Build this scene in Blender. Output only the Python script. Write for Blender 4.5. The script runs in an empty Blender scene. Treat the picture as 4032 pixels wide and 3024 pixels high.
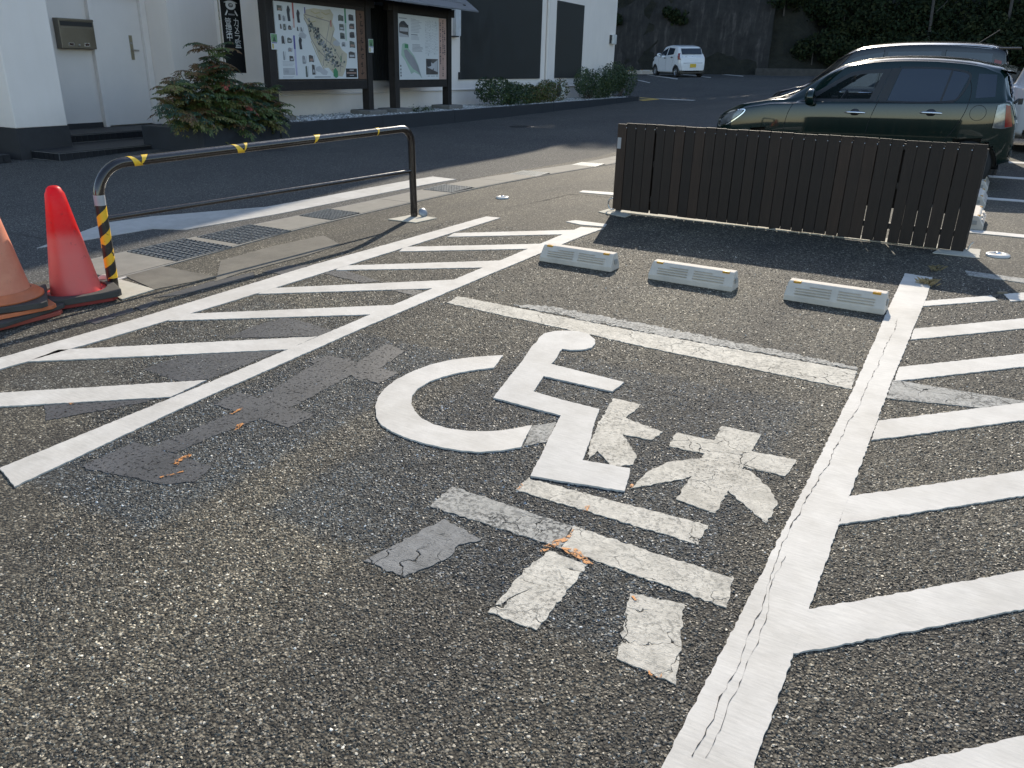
import bpy, bmesh, math, random
import numpy as np
from mathutils import Matrix, Vector, Euler
rad = math.radians
random.seed(7); RNG = np.random.default_rng(7)

# ------------------------------------------------------------------ camera, sky, sun, exposure
SC = bpy.context.scene
COL = SC.collection
cd = bpy.data.cameras.new('camera'); cam = bpy.data.objects.new('camera', cd); COL.objects.link(cam)
cd.sensor_width = 36; cd.lens = 27.857; cd.clip_start = .05; cd.clip_end = 2000
CR = [[0.8589747, 0.1990186, -0.4717564], [0.5120102, -0.3389791, 0.7892647], [-0.0028372, -0.9195025, -0.3930740]]
cam.matrix_world = Matrix(((CR[0][0], -CR[0][1], -CR[0][2], 0), (CR[1][0], -CR[1][1], -CR[1][2], 0),
                           (CR[2][0], -CR[2][1], -CR[2][2], 1.5), (0, 0, 0, 1)))
SC.camera = cam
SUN_EL, SUN_AZ = rad(30.8), rad(-16.7)          # azimuth from +Y, positive towards +X
sdir = Vector((math.sin(SUN_AZ) * math.cos(SUN_EL), math.cos(SUN_AZ) * math.cos(SUN_EL), math.sin(SUN_EL)))
w = bpy.data.worlds.new('World'); SC.world = w; w.use_nodes = True
nt = w.node_tree; bg = nt.nodes['Background']
sky = nt.nodes.new('ShaderNodeTexSky'); sky.sky_type = 'NISHITA'; sky.sun_disc = False
sky.sun_elevation = SUN_EL; sky.sun_rotation = SUN_AZ; sky.altitude = 50; sky.air_density = 1.0; sky.dust_density = .5; sky.ozone_density = 0.
nt.links.new(sky.outputs[0], bg.inputs[0]); bg.inputs[1].default_value = .15
sl = bpy.data.lights.new('sun', 'SUN'); sl.energy = 3.35; sl.angle = rad(.53); sl.color = (1, .90, .74)
so = bpy.data.objects.new('sun', sl); COL.objects.link(so); so.rotation_euler = sdir.to_track_quat('Z', 'Y').to_euler()
so.location = (0, 0, 60)
vs = SC.view_settings; vs.view_transform = 'Standard'; vs.look = 'None'; vs.exposure = .92; vs.gamma = 1
SC.render.engine = 'CYCLES'
SC.cycles.max_bounces = 6; SC.cycles.diffuse_bounces = 3; SC.cycles.glossy_bounces = 3
SC.cycles.transparent_max_bounces = 8; SC.cycles.caustics_reflective = False; SC.cycles.caustics_refractive = False

# ------------------------------------------------------------------ node helpers
class N:
    def __init__(s, name):
        s.m = bpy.data.materials.new(name); s.m.use_nodes = True; s.t = s.m.node_tree
        s.p = s.t.nodes['Principled BSDF']; s.out = s.t.nodes['Material Output']
    def n(s, typ, ins=None, **kw):
        x = s.t.nodes.new('ShaderNode' + typ)
        for k, v in kw.items(): setattr(x, k, v)
        for k, v in (ins or {}).items():
            if hasattr(v, 'is_output'): s.t.links.new(v, x.inputs[k])
            else: x.inputs[k].default_value = v
        return x
    def l(s, a, b): s.t.links.new(a, b)
    def pos(s): return s.n('NewGeometry').outputs['Position']
    def obj(s): return s.n('TexCoord').outputs['Object']
    def noise(s, vec, scale, detail=4, rough=.55, dist=0):
        return s.n('TexNoise', {'Vector': vec, 'Scale': scale, 'Detail': detail, 'Roughness': rough, 'Distortion': dist}).outputs['Fac']
    def vor(s, vec, scale, feature='F1', out='Distance', rnd=1):
        return s.n('TexVoronoi', {'Vector': vec, 'Scale': scale, 'Randomness': rnd}, feature=feature).outputs[out]
    def ramp(s, fac, stops, interp='LINEAR'):
        r = s.n('ValToRGB', {'Fac': fac}); r.color_ramp.interpolation = interp
        e = r.color_ramp.elements
        while len(e) < len(stops): e.new(.5)
        for i, (p, c) in enumerate(stops):
            e[i].position = p; e[i].color = (c, c, c, 1) if isinstance(c, (int, float)) else (*c, 1)
        return r.outputs['Color']
    def mix(s, fac, a, b, blend='MIX'):
        x = s.n('Mix', data_type='RGBA', blend_type=blend)
        for i, v in ((0, fac), (6, a), (7, b)):
            if hasattr(v, 'is_output'): s.l(v, x.inputs[i])
            else: x.inputs[i].default_value = v if i == 0 else (*v, 1) if isinstance(v, tuple) else (v, v, v, 1)
        return x.outputs[2]
    def math(s, op, a, b=0., c=0.):
        x = s.n('Math', operation=op)
        for i, v in enumerate((a, b, c)):
            if hasattr(v, 'is_output'): s.l(v, x.inputs[i])
            else: x.inputs[i].default_value = v
        return x.outputs[0]
    def set(s, **kw):
        for k, v in kw.items():
            k = k.replace('_', ' ')
            if hasattr(v, 'is_output'): s.l(v, s.p.inputs[k])
            else: s.p.inputs[k].default_value = (*v, 1) if isinstance(v, tuple) and len(v) == 3 else v
        return s
    def bump(s, h, strength=.4, dist=.01):
        b = s.n('Bump', {'Height': h, 'Strength': strength, 'Distance': dist}); s.l(b.outputs[0], s.p.inputs['Normal'])
    def alpha(s, fac):
        t = s.n('BsdfTransparent'); m = s.n('MixShader', {0: fac}); s.l(t.outputs[0], m.inputs[1]); s.l(s.p.outputs[0], m.inputs[2])
        s.l(m.outputs[0], s.out.inputs[0])

MT = {}
def mat(name, col, rough=.6, metal=0., var=.12, scale=6., bump=0., bscale=60., spec=.5, coat=0.):
    if name in MT: return MT[name]
    q = N(name); p = q.obj()
    f = q.noise(p, scale, 5, .6)
    lo = tuple(c * (1 - var) for c in col); hi = tuple(min(1, c * (1 + var)) for c in col)
    q.set(Base_Color=q.ramp(f, [(.3, lo), (.7, hi)]), Metallic=metal)
    q.set(Roughness=q.ramp(f, [(.3, max(.02, rough - .06)), (.7, min(1, rough + .06))]))
    q.p.inputs['Specular IOR Level'].default_value = spec
    q.p.inputs['Coat Weight'].default_value = coat
    if bump: q.bump(q.noise(p, bscale, 3), bump, .004)
    MT[name] = q.m; return q.m

# ------------------------------------------------------------------ mesh helpers
def smooth01(t): t = min(1, max(0, t)); return t * t * (3 - 2 * t)
def zg(x, y):
    lot = -.15 * smooth01((y - 7.4) / 5) * (1 - smooth01((y - 15) / 12))
    if x < -5.7:
        t = smooth01((-5.7 - x) / 4.9); a = max(0, y - 10.1)
        zb = (-.0295 * a + .14 * (a / 20) ** 2) * (1 - smooth01((y - 30) / 8))
        lot = lot * (1 - t) + zb * t
    return lot
class MB:
    def __init__(s): s.v = []; s.f = []; s.mi = []; s.cur = 0; s.sm = []
    def add(s, vs, fs, smooth=False):
        o = len(s.v); s.v += [tuple(map(float, p)) for p in vs]
        for f in fs: s.f.append(tuple(i + o for i in f)); s.mi.append(s.cur); s.sm.append(smooth)
        return s
    def box(s, x0, x1, y0, y1, z0, z1, M=None):
        p = [(x0, y0, z0), (x1, y0, z0), (x1, y1, z0), (x0, y1, z0), (x0, y0, z1), (x1, y0, z1), (x1, y1, z1), (x0, y1, z1)]
        if M: p = [M @ Vector(q) for q in p]
        return s.add(p, [(0, 3, 2, 1), (4, 5, 6, 7), (0, 1, 5, 4), (1, 2, 6, 5), (2, 3, 7, 6), (3, 0, 4, 7)])
    def cbox(s, c, d, M=None): return s.box(c[0] - d[0] / 2, c[0] + d[0] / 2, c[1] - d[1] / 2, c[1] + d[1] / 2, c[2] - d[2] / 2, c[2] + d[2] / 2, M)
    def prism(s, poly, z0, z1, M=None):
        n = len(poly)
        a = sum(poly[i][0] * poly[(i + 1) % n][1] - poly[(i + 1) % n][0] * poly[i][1] for i in range(n))
        if a < 0: poly = poly[::-1]
        p = [(x, y, z0) for x, y in poly] + [(x, y, z1) for x, y in poly]
        if M: p = [M @ Vector(q) for q in p]
        return s.add(p, [tuple(range(n - 1, -1, -1)), tuple(range(n, 2 * n))] + [(i, (i + 1) % n, n + (i + 1) % n, n + i) for i in range(n)])
    def tube(s, pts, r, n=10, cap=True, closed=False):
        pts = [Vector(p) for p in pts]; vs = []; fs = []; m = len(pts)
        up = None
        for i, p in enumerate(pts):
            if closed: d = pts[(i + 1) % m] - pts[i - 1]
            else: d = pts[min(i + 1, m - 1)] - pts[max(i - 1, 0)]
            d.normalize()
            if up is None: up = d.orthogonal().normalized()
            else: up = (up - d * up.dot(d)).normalized()
            b = d.cross(up); rr = r[i] if isinstance(r, (list, tuple)) else r
            vs += [p + (up * math.cos(k * 2 * math.pi / n) + b * math.sin(k * 2 * math.pi / n)) * rr for k in range(n)]
        for i in range(m if closed else m - 1):
            j = (i + 1) % m
            fs += [(i * n + k, i * n + (k + 1) % n, j * n + (k + 1) % n, j * n + k) for k in range(n)]
        s.add(vs, fs, True)
        if cap and not closed: s.add([vs[k] for k in range(n)], [tuple(range(n - 1, -1, -1))]); s.add(vs[-n:], [tuple(range(n))])
        return s
    def lathe(s, prof, n=28, M=None, smooth=True):
        vs = []; fs = []
        for r, z in prof: vs += [Vector((r * math.cos(k * 2 * math.pi / n), r * math.sin(k * 2 * math.pi / n), z)) for k in range(n)]
        if M: vs = [M @ v for v in vs]
        for i in range(len(prof) - 1): fs += [(i * n + k, i * n + (k + 1) % n, (i + 1) * n + (k + 1) % n, (i + 1) * n + k) for k in range(n)]
        return s.add(vs, fs, smooth)
    def grid(s, fn, us, vs_, smooth=True, close=False):
        nu, nv = len(us), len(vs_)
        p = [fn(u, v) for u in us for v in vs_]
        return s.add(p, [(i * nv + j, (i + 1) * nv + j, (i + 1) * nv + j + 1, i * nv + j + 1) for i in range(nu - 1) for j in range(nv - 1)], smooth)
    def mesh(s, name, mats):
        me = bpy.data.meshes.new(name); me.from_pydata(s.v, [], s.f)
        for m in (mats if isinstance(mats, (list, tuple)) else [mats]): me.materials.append(m)
        me.polygons.foreach_set('material_index', s.mi); me.polygons.foreach_set('use_smooth', s.sm); me.update(); return me
    def build(s, name, mats, parent=None, bevel=0., loc=None, fix=True):
        me = s.mesh(name, mats)
        if fix:
            bm = bmesh.new(); bm.from_mesh(me); bmesh.ops.recalc_face_normals(bm, faces=bm.faces); bm.to_mesh(me); bm.free()
        o = obj(name, me, parent)
        if loc: o.location = loc
        if bevel:
            b = o.modifiers.new('bevel', 'BEVEL'); b.width = bevel; b.segments = 2; b.limit_method = 'ANGLE'; b.angle_limit = rad(40)
        return o
def obj(name, data, parent=None):
    o = bpy.data.objects.new(name, data); COL.objects.link(o)
    if parent: o.parent = parent
    return o
def tag(o, label=None, cat=None, group=None, kind=None):
    for k, v in (('label', label), ('category', cat), ('group', group), ('kind', kind)):
        if v: o[k] = v
    return o
def thing(name, label, cat, loc=(0, 0, 0), rz=0, group=None, M=None):
    o = obj(name, None); tag(o, label, cat, group)
    if M is not None: o.matrix_world = M
    else: o.location = loc; o.rotation_euler = (0, 0, rz)
    return o
def copy_tree(o, parent=None):
    c = o.copy(); COL.objects.link(c); c.parent = parent
    for ch in list(o.children): copy_tree(ch, c)
    return c
def leaf_mesh(pts, nrm, size, name, mats, parent=None, aspect=.55, mi=None, jit=.5, rng=RNG):
    """many folded leaf blades (2 triangles-pairs) at pts, one mesh"""
    n = len(pts); pts = np.asarray(pts, float); nrm = np.asarray(nrm, float) + rng.normal(0, jit, (n, 3))
    nrm /= np.linalg.norm(nrm, axis=1)[:, None] + 1e-9
    t = np.cross(nrm, rng.normal(0, 1, (n, 3))); t /= np.linalg.norm(t, axis=1)[:, None] + 1e-9
    b = np.cross(nrm, t); sz = size * rng.uniform(.6, 1.35, (n, 1))
    v = np.stack([pts - t * sz * .5, pts + b * sz * aspect * .5 + nrm * sz * .08, pts + t * sz * .5, pts - b * sz * aspect * .5 + nrm * sz * .08], 1).reshape(-1, 3)
    me = bpy.data.meshes.new(name); me.from_pydata(v.tolist(), [], (np.arange(n)[:, None] * 4 + np.array([0, 1, 2, 3])).tolist())
    for m in mats: me.materials.append(m)
    if mi is not None: me.polygons.foreach_set('material_index', np.asarray(mi, int))
    me.update(); return obj(name, me, parent)
def text_mesh(txt, size, depth=0.):
    c = bpy.data.curves.new('txt', 'FONT'); c.body = txt; c.size = size; c.extrude = depth; c.align_x = 'CENTER'; c.align_y = 'CENTER'
    o = bpy.data.objects.new('txt', c); COL.objects.link(o)
    dg = bpy.context.evaluated_depsgraph_get(); me = bpy.data.meshes.new_from_object(o.evaluated_get(dg))
    bpy.data.objects.remove(o); return me

# ------------------------------------------------------------------ building frame: b out of the facade, a along it, c up
BO = Vector((-10.6096, 10.1095, 0)); BM = [[0.9965972, 0.0805288, -0.0175829], [-0.0810237, 0.9962747, -0.0295285], [0.0151395, 0.0308527, 0.9994093]]
BF = Matrix(((BM[0][0], BM[1][0], BM[2][0], BO[0]), (BM[0][1], BM[1][1], BM[2][1], BO[1]), (BM[0][2], BM[1][2], BM[2][2], BO[2]), (0, 0, 0, 1)))
def bf(b, a, c, rz=0): return BF @ Matrix.Translation((b, a, c)) @ Matrix.Rotation(rz, 4, 'Z')
GUP = Vector((.0146, .0400, .999)).normalized()      # plumb direction: the lot itself slopes a little

# ------------------------------------------------------------------ asphalt
def chip_tone(q, r):
    return q.ramp(r, [(0, (.018, .0165, .0135)), (.32, (.038, .035, .029)), (.62, (.076, .070, .0575)), (.83, (.138, .128, .106)), (.94, (.25, .233, .194)), (.985, (.42, .395, .335)), (1, (.75, .73, .68))])
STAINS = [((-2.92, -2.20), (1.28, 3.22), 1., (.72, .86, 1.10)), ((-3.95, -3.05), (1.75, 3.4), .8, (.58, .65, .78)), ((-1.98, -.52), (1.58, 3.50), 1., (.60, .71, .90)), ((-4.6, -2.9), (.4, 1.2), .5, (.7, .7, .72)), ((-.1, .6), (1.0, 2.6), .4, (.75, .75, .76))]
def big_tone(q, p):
    """slow changes of tone over metres: polished tracks, dusty and dark areas, pale glare in the colour"""
    a = q.noise(p, .55, 4, .6); m = q.n('Mapping', {'Vector': p, 'Scale': (1.5, .35, 1), 'Rotation': (0, 0, rad(-28))}); b = q.noise(m.outputs[0], 1., 3, .5); f = q.noise(p, 2.6, 4, .6)  # diagonal streaks are worn tracks, with pale lens glare painted into the tone
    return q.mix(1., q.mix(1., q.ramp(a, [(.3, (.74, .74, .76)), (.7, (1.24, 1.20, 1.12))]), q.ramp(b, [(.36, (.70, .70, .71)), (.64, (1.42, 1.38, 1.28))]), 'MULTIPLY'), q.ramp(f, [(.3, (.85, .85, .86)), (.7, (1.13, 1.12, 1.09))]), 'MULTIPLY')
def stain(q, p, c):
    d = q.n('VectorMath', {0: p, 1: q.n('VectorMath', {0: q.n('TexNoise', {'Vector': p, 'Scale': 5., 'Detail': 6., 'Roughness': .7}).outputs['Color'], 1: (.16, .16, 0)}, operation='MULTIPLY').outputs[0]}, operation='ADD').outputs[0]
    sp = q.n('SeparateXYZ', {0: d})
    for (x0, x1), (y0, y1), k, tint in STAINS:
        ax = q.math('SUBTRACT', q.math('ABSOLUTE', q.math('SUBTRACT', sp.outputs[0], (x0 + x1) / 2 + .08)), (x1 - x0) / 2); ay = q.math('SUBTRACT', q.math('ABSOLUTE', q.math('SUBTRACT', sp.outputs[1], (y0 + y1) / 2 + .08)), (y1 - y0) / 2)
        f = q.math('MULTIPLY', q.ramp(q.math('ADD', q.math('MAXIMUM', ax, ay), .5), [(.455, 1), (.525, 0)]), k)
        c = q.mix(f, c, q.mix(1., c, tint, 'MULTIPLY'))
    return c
def make_asphalt():
    q = N('asphalt'); p = q.pos()
    vc = q.vor(p, 120, 'F1', 'Color'); vd = q.vor(p, 120)
    vc2 = q.vor(p, 70, 'F1', 'Color')
    sep = q.n('SeparateColor', {0: vc}).outputs[0]; sep2 = q.n('SeparateColor', {0: vc2}).outputs[1]
    tone = chip_tone(q, sep)
    tone2 = chip_tone(q, sep2)
    c = q.mix(.35, tone, tone2)
    gap = q.ramp(vd, [(.0, 1.), (.45, .92), (.75, .25)])
    c = q.mix(1., c, gap, 'MULTIPLY')
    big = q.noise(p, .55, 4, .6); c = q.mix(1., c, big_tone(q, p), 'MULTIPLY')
    # the lane in front of the building is laid with a finer, darker, smoother mix
    c = stain(q, p, c)
    sx = q.n('SeparateXYZ', {0: p}); lane = q.math('LESS_THAN', sx.outputs[0], -5.55)
    lane = q.math('MAXIMUM', lane, q.math('GREATER_THAN', sx.outputs[1], 16.))
    fine = q.ramp(q.n('SeparateColor', {0: q.vor(p, 130, 'F1', 'Color')}).outputs[0], [(0, (.026, .026, .026)), (.6, (.058, .057, .055)), (.93, (.13, .128, .12)), (1, (.30, .29, .27))])
    rgh = q.mix(lane, .80, .92); q.l(rgh, q.p.inputs['Roughness'])
    fine = q.mix(1., fine, q.ramp(big, [(.3, (.8, .8, .82)), (.7, (1.15, 1.13, 1.1))]), 'MULTIPLY')
    c = q.mix(lane, c, fine)
    q.set(Base_Color=c); q.p.inputs['Specular IOR Level'].default_value = .38
    h = q.math('SUBTRACT', 1., vd); h2 = q.math('MULTIPLY_ADD', sep, .9, h)
    hh = q.mix(lane, h2, q.math('MULTIPLY', sep, .5))
    q.bump(hh, .8, .006)
    return q.m
ASPH = make_asphalt()
xs = sorted(set([-400, -200, -120, -80, -60] + [x for x in np.arange(-45, 30.1, 1.5)] + [60, 120, 200, 400]))
ys = sorted(set([-400, -200, -100, -50, -20, -8] + [y for y in np.arange(-4, 64, 1.)] + [80, 120, 200, 400]))
mb = MB(); mb.grid(lambda x, y: (x, y, zg(x, y)), xs, ys)
ground = mb.build('asphalt_ground', ASPH, fix=False); tag(ground, 'worn dark asphalt of the parking lot and lane', 'ground', kind='structure')

# real aggregate standing out of the binder where the camera is close enough to see single stones
def chip_material():
    q = N('stone_chip'); r = q.n('ObjectInfo').outputs['Random']; p = q.pos()
    c = chip_tone(q, r)
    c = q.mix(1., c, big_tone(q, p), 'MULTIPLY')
    c = stain(q, p, c); q.set(Base_Color=c, Roughness=.5); q.p.inputs['Specular IOR Level'].default_value = .4; return q.m
chipm = chip_material()
shapes = bpy.data.collections.new('chip_shapes')
for k in range(10):
    bm = bmesh.new(); rr = np.random.default_rng(50 + k)
    for q_ in rr.normal(0, 1, (11, 3)): q_ = q_ / np.linalg.norm(q_) * .5 * rr.uniform(.8, 1.15); bm.verts.new((q_[0] * 1.3, q_[1] * .95, q_[2] * .60))
    hull = bmesh.ops.convex_hull(bm, input=bm.verts); bmesh.ops.delete(bm, geom=[v for v in bm.verts if not v.link_faces], context='VERTS')
    me = bpy.data.meshes.new('chip'); bm.to_mesh(me); bm.free(); me.materials.append(chipm)
    shapes.objects.link(bpy.data.objects.new('chip', me))
mb = MB()
cells = []
for i in range(24):
    for j in range(26):
        x0, y0 = -4.3 + i * .22, .35 + j * .22
        if x0 < -1.9 - 1.0 * (y0 - .3) : continue
        cells.append((x0, y0)); mb.add([(x0, y0, 0), (x0 + .22, y0, 0), (x0 + .22, y0 + .22, 0), (x0, y0 + .22, 0)], [(0, 1, 2, 3)])
chips = mb.build('asphalt_chips', chipm, ground, fix=False); tag(chips, kind='stuff')
at = chips.data.attributes.new('dens', 'FLOAT', 'FACE')
for i, (x, y) in enumerate(cells): at.data[i].value = 15000 if y < 2.6 else 9500 if y < 4 else 6000
ng = bpy.data.node_groups.new('scatter_chips', 'GeometryNodeTree')
ng.interface.new_socket('Geometry', in_out='INPUT', socket_type='NodeSocketGeometry'); ng.interface.new_socket('Geometry', in_out='OUTPUT', socket_type='NodeSocketGeometry')
def gn(t, **kw):
    x = ng.nodes.new(t)
    for k, v in kw.items(): setattr(x, k, v)
    return x
gi, go = gn('NodeGroupInput'), gn('NodeGroupOutput'); dp = gn('GeometryNodeDistributePointsOnFaces'); ip = gn('GeometryNodeInstanceOnPoints')
na = gn('GeometryNodeInputNamedAttribute', data_type='FLOAT'); na.inputs[0].default_value = 'dens'
ci = gn('GeometryNodeCollectionInfo'); ci.inputs[0].default_value = shapes; ci.inputs[1].default_value = True; ci.inputs[2].default_value = True
r1 = gn('FunctionNodeRandomValue', data_type='FLOAT_VECTOR'); r1.inputs[0].default_value = (-.5, -.5, 0); r1.inputs[1].default_value = (.5, .5, 6.28)
r2 = gn('FunctionNodeRandomValue', data_type='FLOAT'); r2.inputs[2].default_value = .0036; r2.inputs[3].default_value = .0108
ng.links.new(gi.outputs[0], dp.inputs['Mesh']); ng.links.new(na.outputs['Attribute'], dp.inputs['Density'])
ng.links.new(dp.outputs['Points'], ip.inputs['Points']); ng.links.new(ci.outputs[0], ip.inputs['Instance']); ip.inputs['Pick Instance'].default_value = True
ng.links.new(r1.outputs[0], ip.inputs['Rotation']); ng.links.new(r2.outputs[1], ip.inputs['Scale']); ng.links.new(ip.outputs[0], go.inputs[0])
md = chips.modifiers.new('scatter', 'NODES'); md.node_group = ng

# ------------------------------------------------------------------ paint on the asphalt
def paint_material(name, col, wear=0., tint=None, rough=.6, crack=0.):
    q = N(name); p = q.pos()
    f = q.noise(p, 9, 5, .6); g = q.noise(p, 70, 4, .6)
    sx = q.n('Mapping', {'Vector': p, 'Scale': (14, 120, 1), 'Rotation': (0, 0, rad(35))}); br = q.noise(sx.outputs[0], 1., 3)
    c = q.ramp(f, [(.3, tuple(x * .90 for x in col)), (.7, tuple(min(1, x * 1.05) for x in col))]); c = q.mix(1., c, q.ramp(q.noise(p, 1.7, 6, .7), [(.32, (.82, .81, .79)), (.56, (1., 1., 1.))]), 'MULTIPLY')
    c = q.mix(1., c, q.ramp(br, [(.35, .93), (.65, 1.04)]), 'MULTIPLY')
    dirt = q.ramp(q.noise(p, 160, 2), [(.70, 0), (.76, 1)]); c = q.mix(q.math('MULTIPLY', dirt, .55), c, (.20, .19, .18))
    if wear:
        m = q.ramp(q.noise(p, 70, 8, .75), [(.50 + .08 * (1 - wear), 0), (.53 + .09 * (1 - wear), 1)])
        big = q.ramp(q.noise(p, 5, 3, .6), [(.35, .15), (.7, 1)])
        wv = q.n('VectorMath', {0: p, 1: q.n('VectorMath', {0: q.n('TexNoise', {'Vector': p, 'Scale': 9., 'Detail': 5.}).outputs['Color'], 1: (.16, .16, 0)}, operation='MULTIPLY').outputs[0]}, operation='ADD').outputs[0]
        vd = q.vor(wv, 7.5, 'DISTANCE_TO_EDGE')
        lines = q.math('MULTIPLY', q.ramp(vd, [(.004, 1), (.013, 0)]), q.ramp(q.noise(p, 4, 3), [(.50, 0), (.58, 1)]))
        hole = q.math('MAXIMUM', q.math('MULTIPLY', q.math('MULTIPLY', m, big), wear), lines)
        c = q.mix(1., c, q.ramp(q.noise(p, 18, 5, .65), [(.3, (.80, .795, .78)), (.7, (1.10, 1.09, 1.07))]), 'MULTIPLY')
        gr = q.n('Mapping', {'Vector': p, 'Scale': (60, 210, 1), 'Rotation': (0, 0, rad(-22))}); gn_ = q.noise(gr.outputs[0], 1., 4, .7)
        c = q.mix(1., c, q.ramp(gn_, [(.35, .84), (.65, 1.08)]), 'MULTIPLY')
        q.bump(q.math('ADD', q.math('MULTIPLY', hole, -1.2), q.math('MULTIPLY', gn_, .9)), .6, .005); q.alpha(q.math('SUBTRACT', 1., hole))
    else: q.bump(q.math('ADD', g, q.math('MULTIPLY', br, .6)), .22, .003)
    q.p.inputs['Specular IOR Level'].default_value = .25; q.set(Base_Color=c, Roughness=max(rough, .7)); return q.m
WHITE = paint_material('white_line_paint', (.53, .505, .465))
WHITE2 = paint_material('older_white_paint', (.46, .445, .42))
OLD = paint_material('worn_cream_paint', (.53, .50, .44), .5)
OLD2 = paint_material('very_worn_grey_paint', (.36, .355, .335), .85)
OLDG = paint_material('scuffed_grey_paint', (.20, .205, .21), .35, rough=.5)
def orange_mat_():
    q = N('orange_paint_remnant'); p = q.pos(); q.set(Base_Color=(.50, .20, .045), Roughness=.7); q.alpha(q.ramp(q.noise(p, 55, 6, .75), [(.46, 0), (.52, 1)])); return q.m
ORANGE = orange_mat_()
def patch_material():
    q = N('grey_cover_paint'); p = q.pos()
    c = q.ramp(q.noise(p, 3, 4), [(.3, (.042, .043, .046)), (.7, (.080, .081, .085))])
    q.set(Base_Color=c, Roughness=.5); q.bump(q.noise(p, 90, 4), .25, .003)
    m = q.ramp(q.noise(p, 60, 6, .8), [(.40, 0), (.46, 1)]); q.alpha(m); return q.m
PATCH = patch_material()
def rough_poly(poly, step=.014, j=.003, seed=0):
    r = random.Random(seed * 977 + int(abs(poly[0][0]) * 1000)); out = []
    n = len(poly)
    for i in range(n):
        a, b = Vector(poly[i]), Vector(poly[(i + 1) % n]); d = b - a; L = d.length
        if L < 1e-5: continue
        nn = Vector((-d.y, d.x)) / L; k = max(1, int(L / step))
        for t in range(k):
            q = a + d * (t / k); q = q + nn * r.uniform(-j, j) if t else q
            out.append((q.x, q.y))
    return out
def paint(name, poly, m, z=.0065, th=.0065, j=.003, step=.016, parent=None):
    poly = rough_poly(poly, step, j)
    c = Vector((sum(p[0] for p in poly) / len(poly), sum(p[1] for p in poly) / len(poly)))
    g = sum(zg(*p) for p in poly) / len(poly)
    me = bpy.data.meshes.new(name); bm = bmesh.new()
    top = [bm.verts.new((x, y, zg(x, y) + z)) for x, y in poly]; bot = [bm.verts.new((x, y, zg(x, y) + z - th)) for x, y in poly]
    f = bm.faces.new(top); n = len(poly)
    for i in range(n): bm.faces.new((bot[i], bot[(i + 1) % n], top[(i + 1) % n], top[i]))
    bmesh.ops.recalc_face_normals(bm, faces=bm.faces); bmesh.ops.triangulate(bm, faces=[f])
    bm.to_mesh(me); bm.free(); me.materials.append(m)
    return obj(name, me, parent or ground)
def band(p, q, wd): 
    p, q = Vector(p), Vector(q); d = (q - p).normalized(); n = Vector((-d.y, d.x)) * wd / 2
    return [tuple(p + n), tuple(q + n), tuple(q - n), tuple(p - n)]
# stall side lines and the outer hatch line
RL = paint('stall_line', [(-.385, .6), (-.375, 1.9), (-.375, 3.7), (-.405, 5.3), (-.413, 6.13), (-.235, 6.10), (-.225, 5.6), (-.232, 4.), (-.222, 2.64), (-.205, 1.6), (-.19, .6)], WHITE)
paint('stall_line', [(-2.885, 1.24), (-2.935, 2.05), (-2.955, 3.3), (-2.945, 4.6), (-2.92, 6.05), (-2.89, 6.42), (-3.09, 6.38), (-3.09, 5.6), (-3.085, 4.), (-3.065, 2.4), (-3.075, 1.29)], WHITE)
paint('hatch_border_line', [(-4.14, 1.6), (-4.07, 2.4), (-4.02, 3.3), (-3.97, 4.9), (-3.93, 6.37), (-4.08, 6.36), (-4.15, 5.2), (-4.22, 4.2), (-4.235, 2.7), (-4.30, 1.6)], WHITE, z=.0062)
# hatch stripes, left zone
for k, (a, b, c, d) in enumerate([((-3.93, 5.61), (-3.085, 6.25), (-3.02, 6.09), (-3.90, 5.46)), ((-3.99, 4.98), (-3.09, 5.63), (-3.06, 5.45), (-3.93, 4.84)),
        ((-4.03, 4.27), (-3.03, 5.04), (-3.04, 4.79), (-3.97, 4.16)), ((-4.05, 3.57), (-3.06, 4.40), (-3.05, 4.16), (-4.0, 3.45)), ((-4.07, 2.92), (-3.05, 3.73), (-3.05, 3.51), (-4.04, 2.79)),
        ((-4.13, 2.17), (-3.08, 3.03), (-3.07, 2.80), (-4.10, 1.99)), ((-4.2, 1.37), (-3.10, 2.29), (-3.08, 2.07), (-4.2, 1.17))]):
    paint('hatch_stripe', [a, b, c, d], WHITE, z=.0052 + .0002 * k)
# right zone, running on to a border line just outside the picture
for k, y in enumerate([5.57, 4.87, 4.19, 3.47, 2.745, 2.02, 1.28, .56]):
    e = 1.15
    if k == 0: paint('hatch_stripe', [(-.232, 5.47), (.13, 5.82), (.17, 5.72), (-.225, 5.35)], WHITE, z=.0052); paint('hatch_stripe', [(.20, 5.90), (e, 6.8), (e, 6.6), (.24, 5.74)], WHITE, z=.0052)
    else: paint('hatch_stripe', [(-.225, y - .015), (.32, y + .525), (e, y + 1.35), (e, y + 1.135), (.32, y + .315), (-.222, y - .225)], WHITE, z=.0052 + .0002 * k)
paint('hatch_border_line', band((1.2, .3), (1.2, 7.0), .15), WHITE)
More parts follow.
